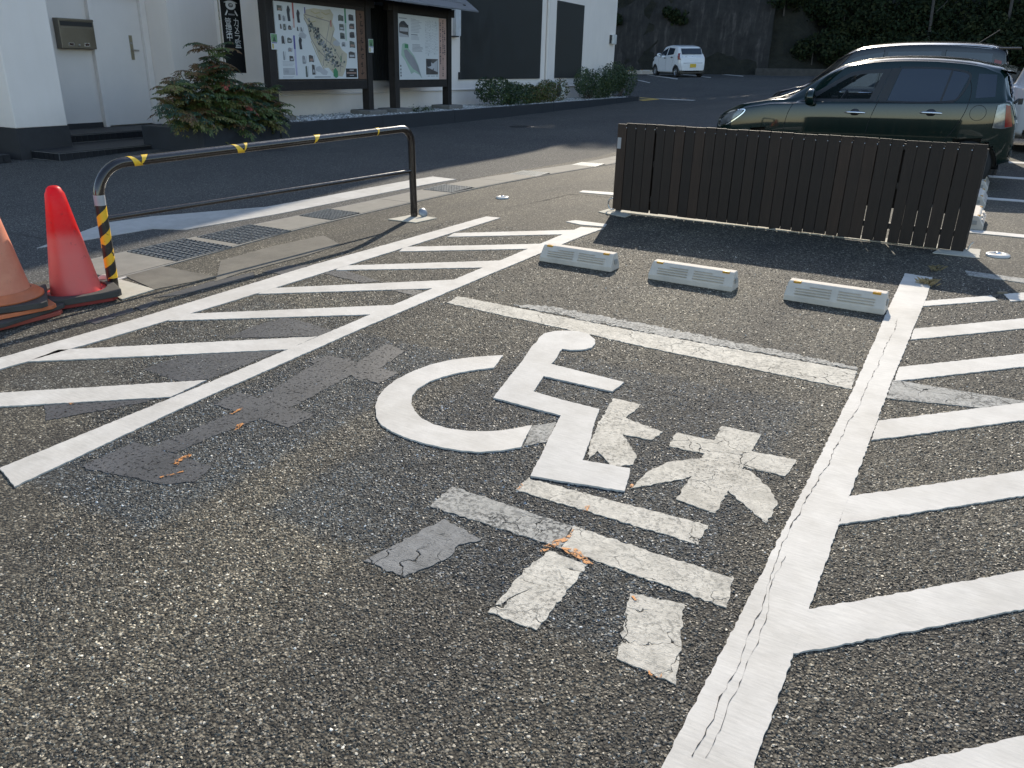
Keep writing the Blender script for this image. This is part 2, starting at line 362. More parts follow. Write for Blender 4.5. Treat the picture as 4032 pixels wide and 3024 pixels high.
# cracks along the right stall line
def crack(name, pts, wd, m, z, seed):
    r = random.Random(seed); L = []; R = []
    P = []
    for (a, b) in zip(pts[:-1], pts[1:]):
        a, b = Vector(a), Vector(b); k = max(2, int((b - a).length / .018))
        P += [a + (b - a) * (t / k) for t in range(k)]
    off = 0
    for i, p in enumerate(P):
        d = (P[min(i + 1, len(P) - 1)] - P[max(i - 1, 0)]).normalized(); n_ = Vector((d.y, -d.x))
        off = off * .86 + r.uniform(-.0042, .0042); ww = wd * max(.12, r.gauss(.55, .55)) * (1.9 if r.random() < .06 else 1.) * .5
        a = p + n_ * (off - ww); b = p + n_ * (off + ww); L.append((a.x, a.y)); R.append((b.x, b.y))
    mb = MB(); n = len(P)
    mb.add([(x, y, zg(x, y) + z) for x, y in L] + [(x, y, zg(x, y) + z) for x, y in R], [(i, n + i, n + i + 1, i + 1) for i in range(n - 1)])
    return mb.build(name, m, ground, fix=False)
CRK = mat('crack_dark', (.03, .028, .027), .9)
crack('crack', [(-0.328, 1.349), (-0.33, 1.576), (-0.331, 1.833), (-0.339, 2.064), (-0.349, 2.278), (-0.345, 2.754), (-0.333, 3.244), (-0.327, 3.809), (-0.323, 4.153), (-0.324, 4.589), (-0.326, 5.006)], .0026, CRK, .0078, 1)
crack('crack', [(-0.307, 1.361), (-0.305, 1.609), (-0.31, 1.781), (-0.322, 2.024), (-0.33, 2.26)], .0012, CRK, .0079, 2)
crack('crack', [(-0.125, 4.197), (-0.02, 4.811), (0.231, 5.876)], .003, CRK, .0003, 3)
crack('crack', [(-4.153, 6.879), (-4.077, 7.169), (-4.005, 7.516), (-3.974, 7.912), (-3.766, 7.94), (-3.473, 7.922)], .016, CRK, .0012, 4)
crack('crack', [(-4.386, 4.668), (-4.348, 5.006), (-4.247, 5.497), (-4.219, 6.165), (-4.082, 6.761)], .012, CRK, .0012, 5)
crack('crack', [(-1.771, 3.303), (-1.581, 3.343), (-1.369, 3.262), (-1.166, 3.285), (-0.848, 3.261)], .006, CRK, .0035, 6)
crack('crack', [(-7.457, 3.667), (-7.058, 3.684), (-6.562, 3.67), (-5.869, 3.703), (-5.512, 3.654)], .03, CRK, .0012, 7)
# the wheelchair symbol
paint('wheelchair_figure', [(-1.971, 3.555), (-1.996, 3.63), (-2.004, 3.718), (-1.97, 3.778), (-1.92, 3.816), (-1.852, 3.839), (-1.786, 3.827), (-1.721, 3.77), (-1.688, 3.709), (-1.676, 3.641), (-1.704, 3.589), (-1.758, 3.55), (-1.804, 3.542), (-1.797, 3.498), (-1.774, 3.43), (-1.757, 3.361), (-1.752, 3.32), (-1.337, 3.29), (-1.339, 3.159), (-1.708, 3.16), (-1.659, 2.971), (-1.487, 2.954), (-1.309, 2.95), (-1.276, 2.836), (-1.212, 2.649), (-1.166, 2.485), (-0.98, 2.519), (-0.958, 2.459), (-0.931, 2.353), (-1.28, 2.275), (-1.3, 2.343), (-1.319, 2.422), (-1.354, 2.537), (-1.385, 2.649), (-1.427, 2.804), (-1.784, 2.816), (-1.849, 3.073), (-1.894, 3.259), (-1.964, 3.497)], WHITE2, z=.0085, th=.0085, j=.002)
paint('wheelchair_wheel', [(-2.029, 3.304), (-2.093, 3.255), (-2.156, 3.195), (-2.223, 3.115), (-2.273, 3.015), (-2.301, 2.891), (-2.306, 2.765), (-2.283, 2.642), (-2.246, 2.553), (-2.198, 2.475), (-2.121, 2.387), (-2.05, 2.334), (-1.97, 2.305), (-1.894, 2.291), (-1.8, 2.288), (-1.707, 2.294), (-1.618, 2.312), (-1.55, 2.339), (-1.485, 2.391), (-1.428, 2.458), (-1.489, 2.656), (-1.506, 2.638), (-1.538, 2.589), (-1.583, 2.54), (-1.64, 2.499), (-1.704, 2.469), (-1.775, 2.45), (-1.854, 2.449), (-1.936, 2.472), (-2.01, 2.518), (-2.068, 2.569), (-2.121, 2.644), (-2.148, 2.722), (-2.151, 2.826), (-2.129, 2.909), (-2.089, 2.994), (-2.038, 3.066), (-1.978, 3.133)], WHITE, z=.0078, th=.0078, j=.002)
paint('paint_remnant', [(-1.487, 2.654), (-1.419, 2.744), (-1.361, 2.568), (-1.428, 2.475)], OLD2, z=.0038, th=.0035)
# earlier lettering showing through
for P in ([(-1.307, 3.097), (-1.172, 3.1), (-1.173, 2.93), (-0.986, 2.884), (-0.999, 2.793), (-1.123, 2.779), (-1.002, 2.638), (-0.984, 2.561), (-1.05, 2.501), (-1.121, 2.568), (-1.153, 2.594), (-1.146, 2.487), (-1.203, 2.634), (-1.252, 2.804)],
          [(-0.789, 3.067), (-0.623, 3.073), (-0.603, 2.383), (-0.752, 2.401)]):
    paint('old_letter_stroke', P, OLD, z=.0042, th=.004, j=.005)
for P in ([(-0.937, 2.908), (-0.759, 2.92), (-0.748, 2.788), (-0.919, 2.778)], [(-0.626, 2.905), (-0.448, 2.92), (-0.457, 2.767), (-0.625, 2.76)], [(-0.767, 2.754), (-0.879, 2.644), (-0.914, 2.539), (-0.922, 2.387), (-0.837, 2.484), (-0.75, 2.595)],
          [(-0.622, 2.744), (-0.57, 2.734), (-0.476, 2.638), (-0.431, 2.555), (-0.434, 2.409), (-0.548, 2.503), (-0.608, 2.553)], [(-1.282, 2.261), (-0.6, 2.297), (-0.592, 2.17), (-1.281, 2.165)]):
    paint('old_letter_stroke', P, OLD, z=.0037, th=.0035, j=.005)
paint('old_letter_stroke', [(-1.495, 2.068), (-0.994, 2.058), (-0.967, 1.925), (-1.485, 1.916)], OLD2, z=.0039, th=.0037, j=.005)
paint('old_letter_stroke', [(-0.994, 2.058), (-0.44, 2.053), (-0.419, 1.906), (-0.967, 1.925)], OLD, z=.0039, th=.0037, j=.005)
paint('old_letter_stroke', [(-1.395, 1.873), (-1.323, 1.857), (-1.215, 1.833), (-1.265, 1.773), (-1.251, 1.711), (-1.312, 1.548), (-1.472, 1.546)], OLDG, z=.0034, th=.003, j=.006)
paint('old_letter_stroke', [(-0.99, 1.894), (-0.854, 1.889), (-0.846, 1.544), (-1.002, 1.538), (-1.01, 1.808)], OLD, z=.0037, th=.0035, j=.005)
paint('old_letter_stroke', [(-0.685, 1.826), (-0.529, 1.86), (-0.44, 1.545), (-0.609, 1.555)], OLD, z=.0037, th=.0035, j=.005)
# the old line across the stall head and its crumbled twin
paint('old_stall_head_line', [(-2.822, 3.92), (-2.839, 4.073), (-1.504, 4.013), (-0.4, 4.014), (-0.381, 3.764), (-1.42, 3.804)], OLD, z=.004, th=.0038, j=.006)
paint('old_stall_head_line', [(-2.431, 4.092), (-2.251, 4.186), (-1.279, 4.145), (-0.411, 4.079), (-0.404, 4.033), (-1.51, 4.028)], OLD2, z=.0036, th=.0033, j=.018)
paint('faded_line', [(-0.231, 3.983), (0.317, 4.015), (0.317, 3.878), (-0.226, 3.732)], OLD2, z=.0045)
paint('faded_line', [(-0.052, 6.43), (0.312, 6.403), (0.312, 6.271), (-0.029, 6.302)], OLD2, z=.0045)
for P in ([(-1.014, 1.863), (-1.023, 1.904), (-1.007, 1.938), (-0.98, 1.99), (-0.981, 2.046), (-0.968, 1.979), (-0.987, 1.913)], [(-0.972, 1.922), (-0.924, 1.945), (-0.837, 1.899), (-0.856, 1.888), (-0.918, 1.908)], [(-1.002, 2.159), (-1.01, 2.19), (-0.998, 2.203), (-0.988, 2.168)],
          [(-1.278, 2.167), (-1.282, 2.213), (-1.271, 2.204), (-1.269, 2.172)], [(-0.925, 2.393), (-0.93, 2.421), (-0.919, 2.412), (-0.917, 2.39)], [(-0.676, 1.812), (-0.67, 1.818), (-0.655, 1.804), (-0.659, 1.799)],
          [(-0.521, 1.556), (-0.516, 1.559), (-0.511, 1.547), (-0.485, 1.547), (-0.486, 1.562), (-0.479, 1.548), (-0.489, 1.539), (-0.513, 1.542)], [(-2.523, 1.652), (-2.545, 1.682), (-2.542, 1.74), (-2.523, 1.739), (-2.52, 1.697), (-2.504, 1.658)],
          [(-2.552, 1.977), (-2.584, 2.02), (-2.577, 2.044), (-2.56, 2.044), (-2.549, 1.999)], [(-2.699, 2.08), (-2.702, 2.156), (-2.688, 2.149), (-2.684, 2.082)], [(-2.486, 1.558), (-2.446, 1.638), (-2.439, 1.633), (-2.471, 1.559)], [(-3.426, 1.788), (-3.414, 1.807), (-3.395, 1.8), (-3.404, 1.783)]):
    paint('orange_paint_fleck', P, ORANGE, z=.0062, th=.001, j=.004, step=.012)
# grey cover paint where older marks were blacked out
for k, P in enumerate(([(-3.502, 2.23), (-3.491, 2.476), (-3.087, 2.825), (-3.102, 2.318), (-3.205, 2.217)], [(-3.513, 2.757), (-3.53, 3.007), (-3.492, 3.203), (-3.062, 3.157), (-3.062, 3.06)], [(-3.511, 1.727), (-3.125, 2.053), (-3.139, 1.976), (-3.343, 1.632)],
          [(-2.728, 1.709), (-2.701, 2.134), (-2.805, 2.732), (-2.707, 2.88), (-2.543, 2.728), (-2.517, 2.311), (-2.594, 1.893), (-2.597, 1.722)], [(-2.821, 1.459), (-2.828, 1.701), (-2.378, 1.72), (-2.346, 1.609), (-2.424, 1.539)], [(-2.845, 2.118), (-2.861, 2.27), (-2.369, 2.274), (-2.377, 2.116)],
          [(-2.607, 2.732), (-2.677, 3.144), (-2.517, 3.101), (-2.449, 2.661)], [(-2.512, 2.845), (-2.36, 2.844), (-2.355, 2.685), (-2.519, 2.7)], [(-2.853, 2.728), (-2.816, 2.853), (-2.61, 2.846), (-2.63, 2.691)],
          [(-4.048, 4.06), (-3.904, 4.189), (-3.515, 4.098), (-3.588, 4.006)], [(-3.329, 3.967), (-3.23, 4.079), (-3.003, 4.019), (-3.043, 3.945)])):
    paint('grey_cover_patch', P, PATCH, z=.0024 + .0001 * k, th=.002, j=.006)
# lane paint along the channel
paint('lane_arrow', [(-6.536, 3.46), (-6.966, 4.362), (-6.857, 4.773), (-6.289, 5.643), (-6.359, 4.958), (-6.189, 6.407), (-6.04, 8.191), (-5.658, 8.146), (-5.899, 5.455), (-6.081, 4.529), (-6.366, 4.409), (-6.476, 3.779)], WHITE2, z=.005)
paint('lane_edge_line', [(-5.278, 2.602), (-5.351, 2.895), (-5.3, 3.239), (-5.304, 3.582), (-5.156, 3.59), (-5.111, 3.182), (-5.175, 2.604)], WHITE, z=.005)
for P in ([(-3.961, 8.194), (-3.478, 8.268), (-3.396, 8.077), (-3.937, 8.047)], [(-3.318, 6.527), (-3.266, 6.625), (-2.943, 6.611), (-2.911, 6.5), (-3.137, 6.472)], [(-0.096, 8.024), (0.311, 8.02), (0.31, 7.862), (-0.1, 7.875)], [(-0.052, 10.562), (0.327, 10.562), (0.326, 10.41), (-0.043, 10.371)],
          [(-0.084, 12.787), (0.333, 12.761), (0.333, 12.62), (-0.075, 12.619)], [(0.127, 14.55), (0.33, 14.548), (0.33, 14.384), (0.134, 14.338)], [(-17.343, 43.365), (-17.39, 43.706), (-14.019, 39.068), (-13.75, 38.228)], [(-15.765, 44.671), (-15.776, 45.034), (-13.178, 41.555), (-12.971, 40.748)],
          [(-14.574, 46.553), (-14.577, 46.938), (-12.261, 44.09), (-12.063, 43.203)], [(-15.269, 37.038), (-15.235, 37.167), (-14.297, 36.201), (-14.252, 36.004)], [(-17.644, 40.317), (-17.714, 40.609), (-17.386, 40.122), (-17.197, 39.584)], [(-12.093, 31.14), (-11.829, 31.229), (-10.129, 30.875), (-10.071, 30.583), (-11.28, 30.893)]):
    P = [(x + 3.2, y) if x > .25 else (x, y) for x, y in P]      # the bays run on to the right
    o = paint('bay_line', P, WHITE, z=.006, step=1.)
for P in ([(-12.765, 31.245), (-12.772, 31.423), (-11.856, 31.079), (-11.843, 30.882)], [(-12.371, 30.263), (-12.381, 30.472), (-11.893, 31.066), (-11.788, 30.904), (-12.015, 29.782)]):
    paint('yellow_box_line', P, mat('yellow_road_paint', (.55, .36, .08), .7), z=.006, step=1.)

# ------------------------------------------------------------------ drainage channel and concrete pads
CONC3 = mat('mortar_strip', (.125, .113, .092), .9, var=.35, scale=4, bump=.8, bscale=170)
CONC = mat('concrete_slab', (.185, .172, .148), .85, var=.18, scale=7, bump=.4, bscale=140)
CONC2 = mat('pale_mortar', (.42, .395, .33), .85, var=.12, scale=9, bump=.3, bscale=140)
STEEL = mat('galvanised_grating', (.30, .315, .33), .36, .8, var=.15, scale=30)
PIT = mat('drain_pit', (.02, .02, .02), .9)
chan = thing('drainage_channel', 'long concrete drain with steel gratings along the lane edge', 'drain'); chan['kind'] = 'structure'
def gx(y): # inner (lot side) and outer edge of the channel
    return float(np.interp(y, [2.5, 3.7, 5, 6, 7.2, 8.3, 10, 11.3, 14, 20, 30], [-5.16, -5.16, -5.23, -5.19, -5.10, -5.01, -4.96, -4.91, -4.85, -4.8, -4.8])), \
           float(np.interp(y, [2.5, 3.7, 5, 6.4, 7.3, 9, 10.7, 12.2, 14, 20, 30], [-5.80, -5.80, -5.70, -5.57, -5.52, -5.42, -5.34, -5.31, -5.25, -5.2, -5.2]))
GR = [(3.74, 4.27), (4.37, 4.95), (5.48, 5.87), (7.27, 7.68), (8.98, 9.35), (10.62, 10.95), (12.4, 12.75), (14.2, 14.55)]
edges = [3.2]
for a, b in GR: edges += [a, b]
edges.append(16.0)
for i in range(len(edges) - 1):
    y0, y1 = edges[i], edges[i + 1]
    if y1 - y0 < .02: continue
    if i % 2 == 0:
        k = max(1, round((y1 - y0) / .62))
        for t in range(k):
            ya, yb = y0 + (y1 - y0) * t / k + .004, y0 + (y1 - y0) * (t + 1) / k - .004
            paint('concrete_slab', [(gx(ya)[0] - .015, ya), (gx(yb)[0] - .015, yb), (gx(yb)[1] + .015, yb), (gx(ya)[1] + .015, ya)], CONC, z=.009, th=.02, j=.001, parent=chan)
    else:
        mb = MB(); xi, xo = gx(y0)[0] - .02, gx(y0)[1] + .02; g = zg(xi, (y0 + y1) / 2)
        fr = MB(); fr.box(xo, xi, y0, y1, g - .03, g + .0012); fr.build('grate_recess', PIT, chan)
        mb.box(xo, xi, y0, y0 + .012, g, g + .014); mb.box(xo, xi, y1 - .012, y1, g, g + .014)
        mb.box(xo, xo + .012, y0, y1, g, g + .0135); mb.box(xi - .012, xi, y0, y1, g, g + .0135)
        nx = 11
        for t in range(1, nx): x = xo + (xi - xo) * t / nx; mb.box(x - .0065, x + .0065, y0, y1, g + .001, g + .014)
        for t in range(1, 8): y = y0 + (y1 - y0) * t / 8; mb.box(xo, xi, y - .006, y + .006, g + .001, g + .0125)
        mb.build('grate', STEEL, chan)
for e in (0, 1):
    P = []; ysq = np.linspace(3.2, 16, 30)
    P = [(gx(y)[e] - .012, y) for y in ysq] + [(gx(y)[e] + .012, y) for y in ysq[::-1]]
    paint('channel_kerb', P, mat('channel_edge', (.21, .20, .18), .9, bump=.3), z=.007, th=.01, j=.001, parent=chan)
PAD = {}
for nm, P in (('a', [(-4.802, 5.78), (-4.736, 6.082), (-4.438, 6.053), (-4.482, 5.788)]), ('b', [(-5.145, 3.026), (-5.094, 3.21), (-4.677, 3.171), (-4.66, 2.92)]), ('c', [(-3.25, 7.087), (-3.22, 7.312), (-2.918, 7.108), (-2.925, 6.983)]), ('d', [(-0.301, 6.889), (-0.241, 7.175), (0.016, 7.196), (0.019, 6.886)])):
    paint('concrete_pad', P, CONC2, z=.008, j=.003)
paint('concrete_strip', [(-5.228, 3.304), (-5.215, 3.598), (-4.574, 3.604), (-4.683, 3.175)], CONC3, z=.0055)
paint('concrete_strip', [(-4.917, 3.927), (-4.932, 4.454), (-4.85, 4.97), (-4.493, 4.787), (-4.468, 4.374), (-4.516, 3.771), (-4.485, 3.513)], CONC3, z=.0055)
SEAL = mat('crack_sealer', (.045, .046, .05), .55, var=.2, scale=30, bump=.3)
for P in ([(-4.461, 2.539), (-4.444, 2.666), (-4.369, 2.676), (-4.362, 2.533)], [(-4.444, 2.666), (-4.465, 2.847), (-4.379, 2.808), (-4.385, 2.667)], [(-4.448, 2.857), (-4.481, 3.025), (-4.427, 3.018), (-4.352, 2.842)], [(-4.525, 3.057), (-4.513, 3.526), (-4.445, 3.822), (-4.35, 3.735), (-4.419, 3.198)], [(-4.4, 3.859), (-4.381, 4.082), (-4.235, 4.189), (-4.218, 3.884)]):
    paint('sealed_crack', P, SEAL, z=.004, j=.008)

# ------------------------------------------------------------------ tubular guard rail
PIPE = mat('dark_brown_powder_coat', (.014, .0095, .0075), .22, .0, var=.2, scale=40, coat=.55)
rail = thing('guard_rail', 'dark brown steel pipe guard rail with yellow tape between lot and lane', 'guard rail', (-4.79, 4.52, 0))
def rp(x, y, z): return Vector((x + 4.79, y - 4.52, z))
A0, A1 = Vector((-4.905, 3.03, 0)), Vector((-4.67, 6.01, 0))
def arc_rail(h, r0, r):
    d = (A1 - A0).normalized(); pts = [A0 + Vector((0, 0, -.02))]
    l0 = Vector((.018, .035, 1)).normalized(); l1 = Vector((.0, .02, 1)).normalized()
    p0 = A0 + l0 * (h - r0); pts += [A0 + l0 * t for t in np.linspace(0, h - r0, 6)]
    c0 = p0 + d * r0
    for t in np.linspace(10, 90, 9): pts.append(c0 - d * r0 * math.cos(rad(t)) + l0 * r0 * math.sin(rad(t)))
    p1 = A1 + l1 * (h - r); c1 = p1 - d * r
    e = c1 + l1 * r; s = pts[-1]
    for t in np.linspace(.05, 1, 14): pts.append(s + (e - s) * t)
    for t in np.linspace(80, 0, 9): pts.append(c1 + d * r * math.cos(rad(t)) + l1 * r * math.sin(rad(t)))
    pts += [A1 + l1 * t for t in np.linspace(h - r, -.02, 6)[1:]]
    return pts, l0, l1
RP, L0, L1 = arc_rail(.81, .20, .13)
loc = Vector((-4.79, 4.52, 0))
MB().tube([p - loc for p in RP], .033, 16).build('bent_pipe', PIPE, rail)
MB().tube([A0 + L0 * .475 - loc, A1 + L1 * .43 - loc], .017, 12).build('cross_pipe', PIPE, rail)
def tape_mat():
    q = N('hazard_tape'); s = q.n('SeparateXYZ', {0: q.obj()}); ang = q.math('ARCTAN2', q.math('ADD', s.outputs[1], 1.47), q.math('ADD', s.outputs[0], .107))
    v = q.math('FRACT', q.math('ADD', q.math('MULTIPLY', s.outputs[2], 7.4), q.math('MULTIPLY', ang, -.20)))
    f = q.math('GREATER_THAN', v, .52); wear = q.ramp(q.noise(q.obj(), 26, 4), [(.60, 0), (.63, 1)])
    c = q.mix(f, (.012, .012, .012), (.78, .45, .02)); c = q.mix(wear, c, (.03, .025, .02)); q.set(Base_Color=c, Roughness=.4); return q.m
MB().tube([A0 + L0 * t - loc for t in np.linspace(.09, .565, 8)], .0346, 18, cap=False).build('hazard_tape', tape_mat(), rail)
MB().tube([A0 + L0 * t - loc for t in (.565, .60, .63)], .035, 18, cap=False).build('clear_tape', mat('clear_tape', (.33, .34, .35), .2), rail)
YT = mat('yellow_tape', (.80, .50, .03), .4, var=.08)
ta, tb = RP[15], RP[28]; td = (tb - ta).normalized(); tn = td.cross(Vector((0, 0, 1))).normalized(); tu = tn.cross(td)
def strip(f0, f1, ang0, ang1, sl):
    mb = MB(); L = (tb - ta).length
    def fn(u, v):
        an = ang0 + (ang1 - ang0) * v; c = ta + td * (f0 * L + (f1 - f0) * L * u * (1 if sl == 0 else (v if sl > 0 else 1 - v * .8)) + sl * .05 * (v - .5)) - loc
        return c + (tn * math.cos(an) + tu * math.sin(an)) * .0341
    mb.grid(fn, np.linspace(0, 1, 5), np.linspace(0, 1, 9)); return mb.build('yellow_tape', YT, rail, fix=False)
# arc angle: 0 points to the lot, 90 up
for f0, f1, sl in ((.015, .04, -1), (.045, .07, .8), (.345, .372, -1), (.378, .394, .8), (.655, .69, .6), (.945, .965, .15)): strip(f0, f1, rad(-70), rad(125), sl)
def post_cap(name, label, c, r, tilt, m):
    o = MB().lathe([(0, .022), (r * .3, .022), (r * .75, .017), (r * .95, .008), (r, 0), (r, -.004), (0, -.004)], 20).build(name, m); o.location = c; o.rotation_euler = tilt
    return tag(o, label, 'cap')
post_cap('reflector_disc', 'pale translucent disc leaning on the striped rail post', (-4.99, 3.03, .05), .05, (rad(72), 0, rad(35)), mat('pale_plastic', (.55, .53, .45), .4))
post_cap('rail_socket_cap', 'grey metal cap lying against the plain rail post', (-4.60, 6.06, .04), .048, (rad(58), 0, rad(75)), mat('dull_grey_metal', (.30, .31, .32), .45, .5))

# ------------------------------------------------------------------ traffic cones
RED = mat('red_cone_plastic', (.80, .035, .04), .42, var=.1, scale=5)
def red_mat():
    q = N('red_cone_skin'); p = q.obj(); z = q.n('SeparateXYZ', {0: p}).outputs[2]
    c = q.ramp(z, [(.30, (.72, .125, .11)), (.40, (.74, .085, .075)), (.46, (.76, .010, .018)), (.7, (.80, .006, .018))])
    c = q.mix(q.ramp(q.noise(p, 14, 4), [(.4, 0), (.8, .3)]), c, (.60, .16, .13)); c = q.mix(q.ramp(q.noise(p, 23, 6, .75), [(.60, 0), (.70, .45)]), c, (.22, .05, .045)); q.set(Base_Color=c, Roughness=.42)
    tr_ = q.n('BsdfTranslucent'); q.l(c, tr_.inputs[0]); mx = q.n('MixShader', {0: q.ramp(z, [(.40, .10), (.47, .5)])}); q.l(q.p.outputs[0], mx.inputs[1]); q.l(tr_.outputs[0], mx.inputs[2]); q.l(mx.outputs[0], q.out.inputs[0]); return q.m
def orange_mat():
    q = N('faded_orange_skin'); p = q.obj()
    c = q.ramp(q.noise(p, 5, 5, .6), [(.3, (.50, .15, .085)), (.7, (.64, .26, .155))])
    c = q.mix(q.ramp(q.noise(p, 11, 5, .7), [(.58, 0), (.75, .65)]), c, (.20, .11, .08)); q.set(Base_Color=c, Roughness=.55)
    q.p.inputs['Subsurface Weight'].default_value = .12; q.p.inputs['Subsurface Radius'].default_value = (.02, .006, .003); return q.m
RUB = mat('black_rubber', (.05, .047, .042), .7, var=.25, scale=14, bump=.2)
ORG = mat('orange_base_plastic', (.52, .15, .06), .55, var=.2)
def octo(w, c=.28):
    k = w * c; h = w / 2
    return [(-h + k, -h), (h - k, -h), (h, -h + k), (h, h - k), (h - k, h), (-h + k, h), (-h, h - k), (-h, -h + k)]
def ringplate(mb, w, ri, z0, z1, cut=.12, n=32, M=None):
    out = octo(w, cut)
    # outer octagon resampled radially so that the plate has a round hole
    def ray_oct(a):
        d = Vector((math.cos(a), math.sin(a))); best = 9
        for i in range(8):
            p, q = Vector(out[i]), Vector(out[(i + 1) % 8]); e = q - p; den = d.x * e.y - d.y * e.x
            if abs(den) < 1e-9: continue
            t = (p.x * e.y - p.y * e.x) / den; s = (p.x * d.y - p.y * d.x) / den
            if t > 0 and -1e-6 <= s <= 1 + 1e-6: best = min(best, t)
        return d * best
    A = [i * 2 * math.pi / n for i in range(n)] + [math.atan2(y, x) % (2 * math.pi) for x, y in out]; A = sorted(A); m = len(A)
    vs = []
    for z in (z0, z1):
        vs += [(*ray_oct(a), z) for a in A]; vs += [(ri * math.cos(a), ri * math.sin(a), z) for a in A]
    if M: vs = [M @ Vector(v) for v in vs]
    fs = []
    for i in range(m):
        j = (i + 1) % m
        fs += [(i, j, m + j, m + i), (2 * m + i, 3 * m + i, 3 * m + j, 2 * m + j), (i, 2 * m + i, 2 * m + j, j), (m + i, m + j, 3 * m + j, 3 * m + i)]
    return mb.add(vs, fs)
def cone_prof(h, r0, r1, z0): return [(r0, z0), (r0 - .002, z0 + .01)] + [(r0 + (r1 - r0) * t, z0 + h * t) for t in (.2, .4, .6, .8, .93)] + [(r1 * .98, z0 + h * .95), (r1 * .85, z0 + h * .975), (r1 * .55, z0 + h * .993), (0, z0 + h)]
ca = thing('traffic_cone', 'bright red traffic cone with a black rubber weight beside the rail post', 'traffic cone', (-4.945, 2.80, 0), rad(-22), 'traffic cones')
MB().lathe(cone_prof(.665, .150, .047, .055), 40).build('cone_body', red_mat(), ca)
mb = MB(); mb.lathe([(.15, .055), (.178, .056), (.18, .048), (.15, .045)], 36); mb.build('cone_flange', RED, ca)
mb = MB(); ringplate(mb, .455, .182, .028, .070, .07); mb.build('rubber_weight', RUB, ca, .004)
mb = MB(); mb.prism(octo(.40, .08), .0, .022); mb.build('cone_base', mat('red_base', (.28, .035, .03), .6), ca, .004)
cb = thing('traffic_cone', 'faded orange traffic cone on a stack of plates, cut by the picture edge', 'traffic cone', (-4.97, 2.37, 0), rad(-14), 'traffic cones')
MB().lathe(cone_prof(.665, .152, .047, .150), 40).build('cone_body', orange_mat(), cb)
mb = MB(); mb.lathe([(.152, .165), (.166, .165), (.168, .152), (.195, .150), (.197, .134), (.215, .132), (.216, .118), (0, .118)], 40); mb.build('cone_flange', ORG, cb)
for k, (wd, z0, z1, m, rz, dx, nm) in enumerate(((.46, 0, .026, mat('red_base2', (.30, .06, .04), .6), 10, .02, 'lower_base'), (.47, .027, .052, RUB, 22, .03, 'rubber_weight'), (.45, .054, .078, ORG, 0, .02, 'lower_base'), (.47, .082, .117, RUB, -16, .0, 'rubber_weight'))):
    MB().prism(octo(wd, .07), z0, z1, Matrix.Translation((dx, -.01, 0)) @ Matrix.Rotation(rad(rz), 4, 'Z')).build(nm, m, cb, .004)

# ------------------------------------------------------------------ wheel stops
STOPM = mat('wheel_stop_concrete', (.52, .465, .395), .8, var=.12, scale=8, bump=.35, bscale=130)
REFL = mat('amber_reflector', (.48, .24, .02), .25, var=.15, scale=60); 
def wheel_stop(label, c, ang, group):
    t = thing('wheel_stop', label, 'wheel stop', c, ang, group)
    mb = MB(); prof = [(-.075, 0), (-.075, .035), (-.030, .112), (-.022, .12), (.045, .12), (.062, .035), (.062, 0)]   # front (camera side) is -y
    n = len(prof); h = .30
    vs = [(sx * (h if k not in (2, 3, 4) else h - .012), y, z) for sx in (-1, 1) for k, (y, z) in enumerate(prof)]
    mb.add(vs, [tuple(range(n - 1, -1, -1)), tuple(range(n, 2 * n))] + [(i, (i + 1) % n, n + (i + 1) % n, n + i) for i in range(n)])
    mb.build('stop_body', STOPM, t, .006)
    sl = Vector((0, .045, .077)).normalized(); nr = Vector((0, -.077, .045)).normalized()
    for side in (-1, 1):
        g = MB()
        for k in range(4):
            x0, x1 = (side * .022, side * (.235 if k < 3 else .15)); p = Vector((0, -.075, .035)) + sl * (.012 + .0175 * k)
            e = sl * .0095
            q = [p + Vector((x0, 0, 0)), p + Vector((x1, 0, 0)), p + Vector((x1, 0, 0)) + e, p + Vector((x0, 0, 0)) + e]
            mid = [v + nr * .0075 for v in (q[0], q[1], q[1] + e * -.0, q[0])]
            g.add([q[0] + nr * .0005, q[1] + nr * .0005, q[2] + nr * .0005, q[3] + nr * .0005, q[0] + nr * .011 + e * .5, q[1] + nr * .011 + e * .5], [(0, 1, 5, 4), (4, 5, 2, 3), (0, 4, 3), (1, 2, 5)])
        g.build('anti_slip_rib', STOPM, t)
        MB().box(side * .235 - .024, side * .235 + .024, -.034, -.008, .108, .1215).build('reflector', REFL, t, .003)
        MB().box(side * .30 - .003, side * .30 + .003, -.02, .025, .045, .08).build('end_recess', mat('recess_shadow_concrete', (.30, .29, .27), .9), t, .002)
    return t
for lab, a, b in (('wheel stop nearest the wheelchair bay left line', (-2.831, 5.148), (-2.225, 5.125)), ('middle one of the three grey wheel stops', (-1.936, 5.094), (-1.336, 5.067)), ('wheel stop with a rust chip touching the thick right line', (-1.006, 5.067), (-.408, 5.049))):
    wheel_stop(lab, ((a[0] + b[0]) / 2, (a[1] + b[1]) / 2 + .07, 0), math.atan2(b[1] - a[1], b[0] - a[0]), 'wheel stops of the wheelchair bay')
rust = MB(); rust.prism(rough_poly([(-.035, 0), (.005, .0), (.02, .012), (.0, .03), (-.03, .022)], .008, .003), 0, .002, Matrix.Translation((-.76, 5.058, .012)) @ Matrix.Rotation(rad(80), 4, 'X'))
tag(rust.build('dry_leaf', mat('rust_leaf', (.32, .10, .03), .8)), 'rust brown dry leaf against the foot of the right wheel stop', 'leaf')
for lab, P in (('pale wheel stop behind the fence end, nearest of its row', (-0.057, 8.05, -0.007)), ('second wheel stop behind the fence end', (-0.083, 9.523, -0.058)), ('third wheel stop, under the green car tail', (-0.102, 11.135, -0.126))):
    wheel_stop(lab, (P[0] - .02, P[1] + .3, zg(P[0], P[1])), rad(90), 'wheel stops behind the fence')
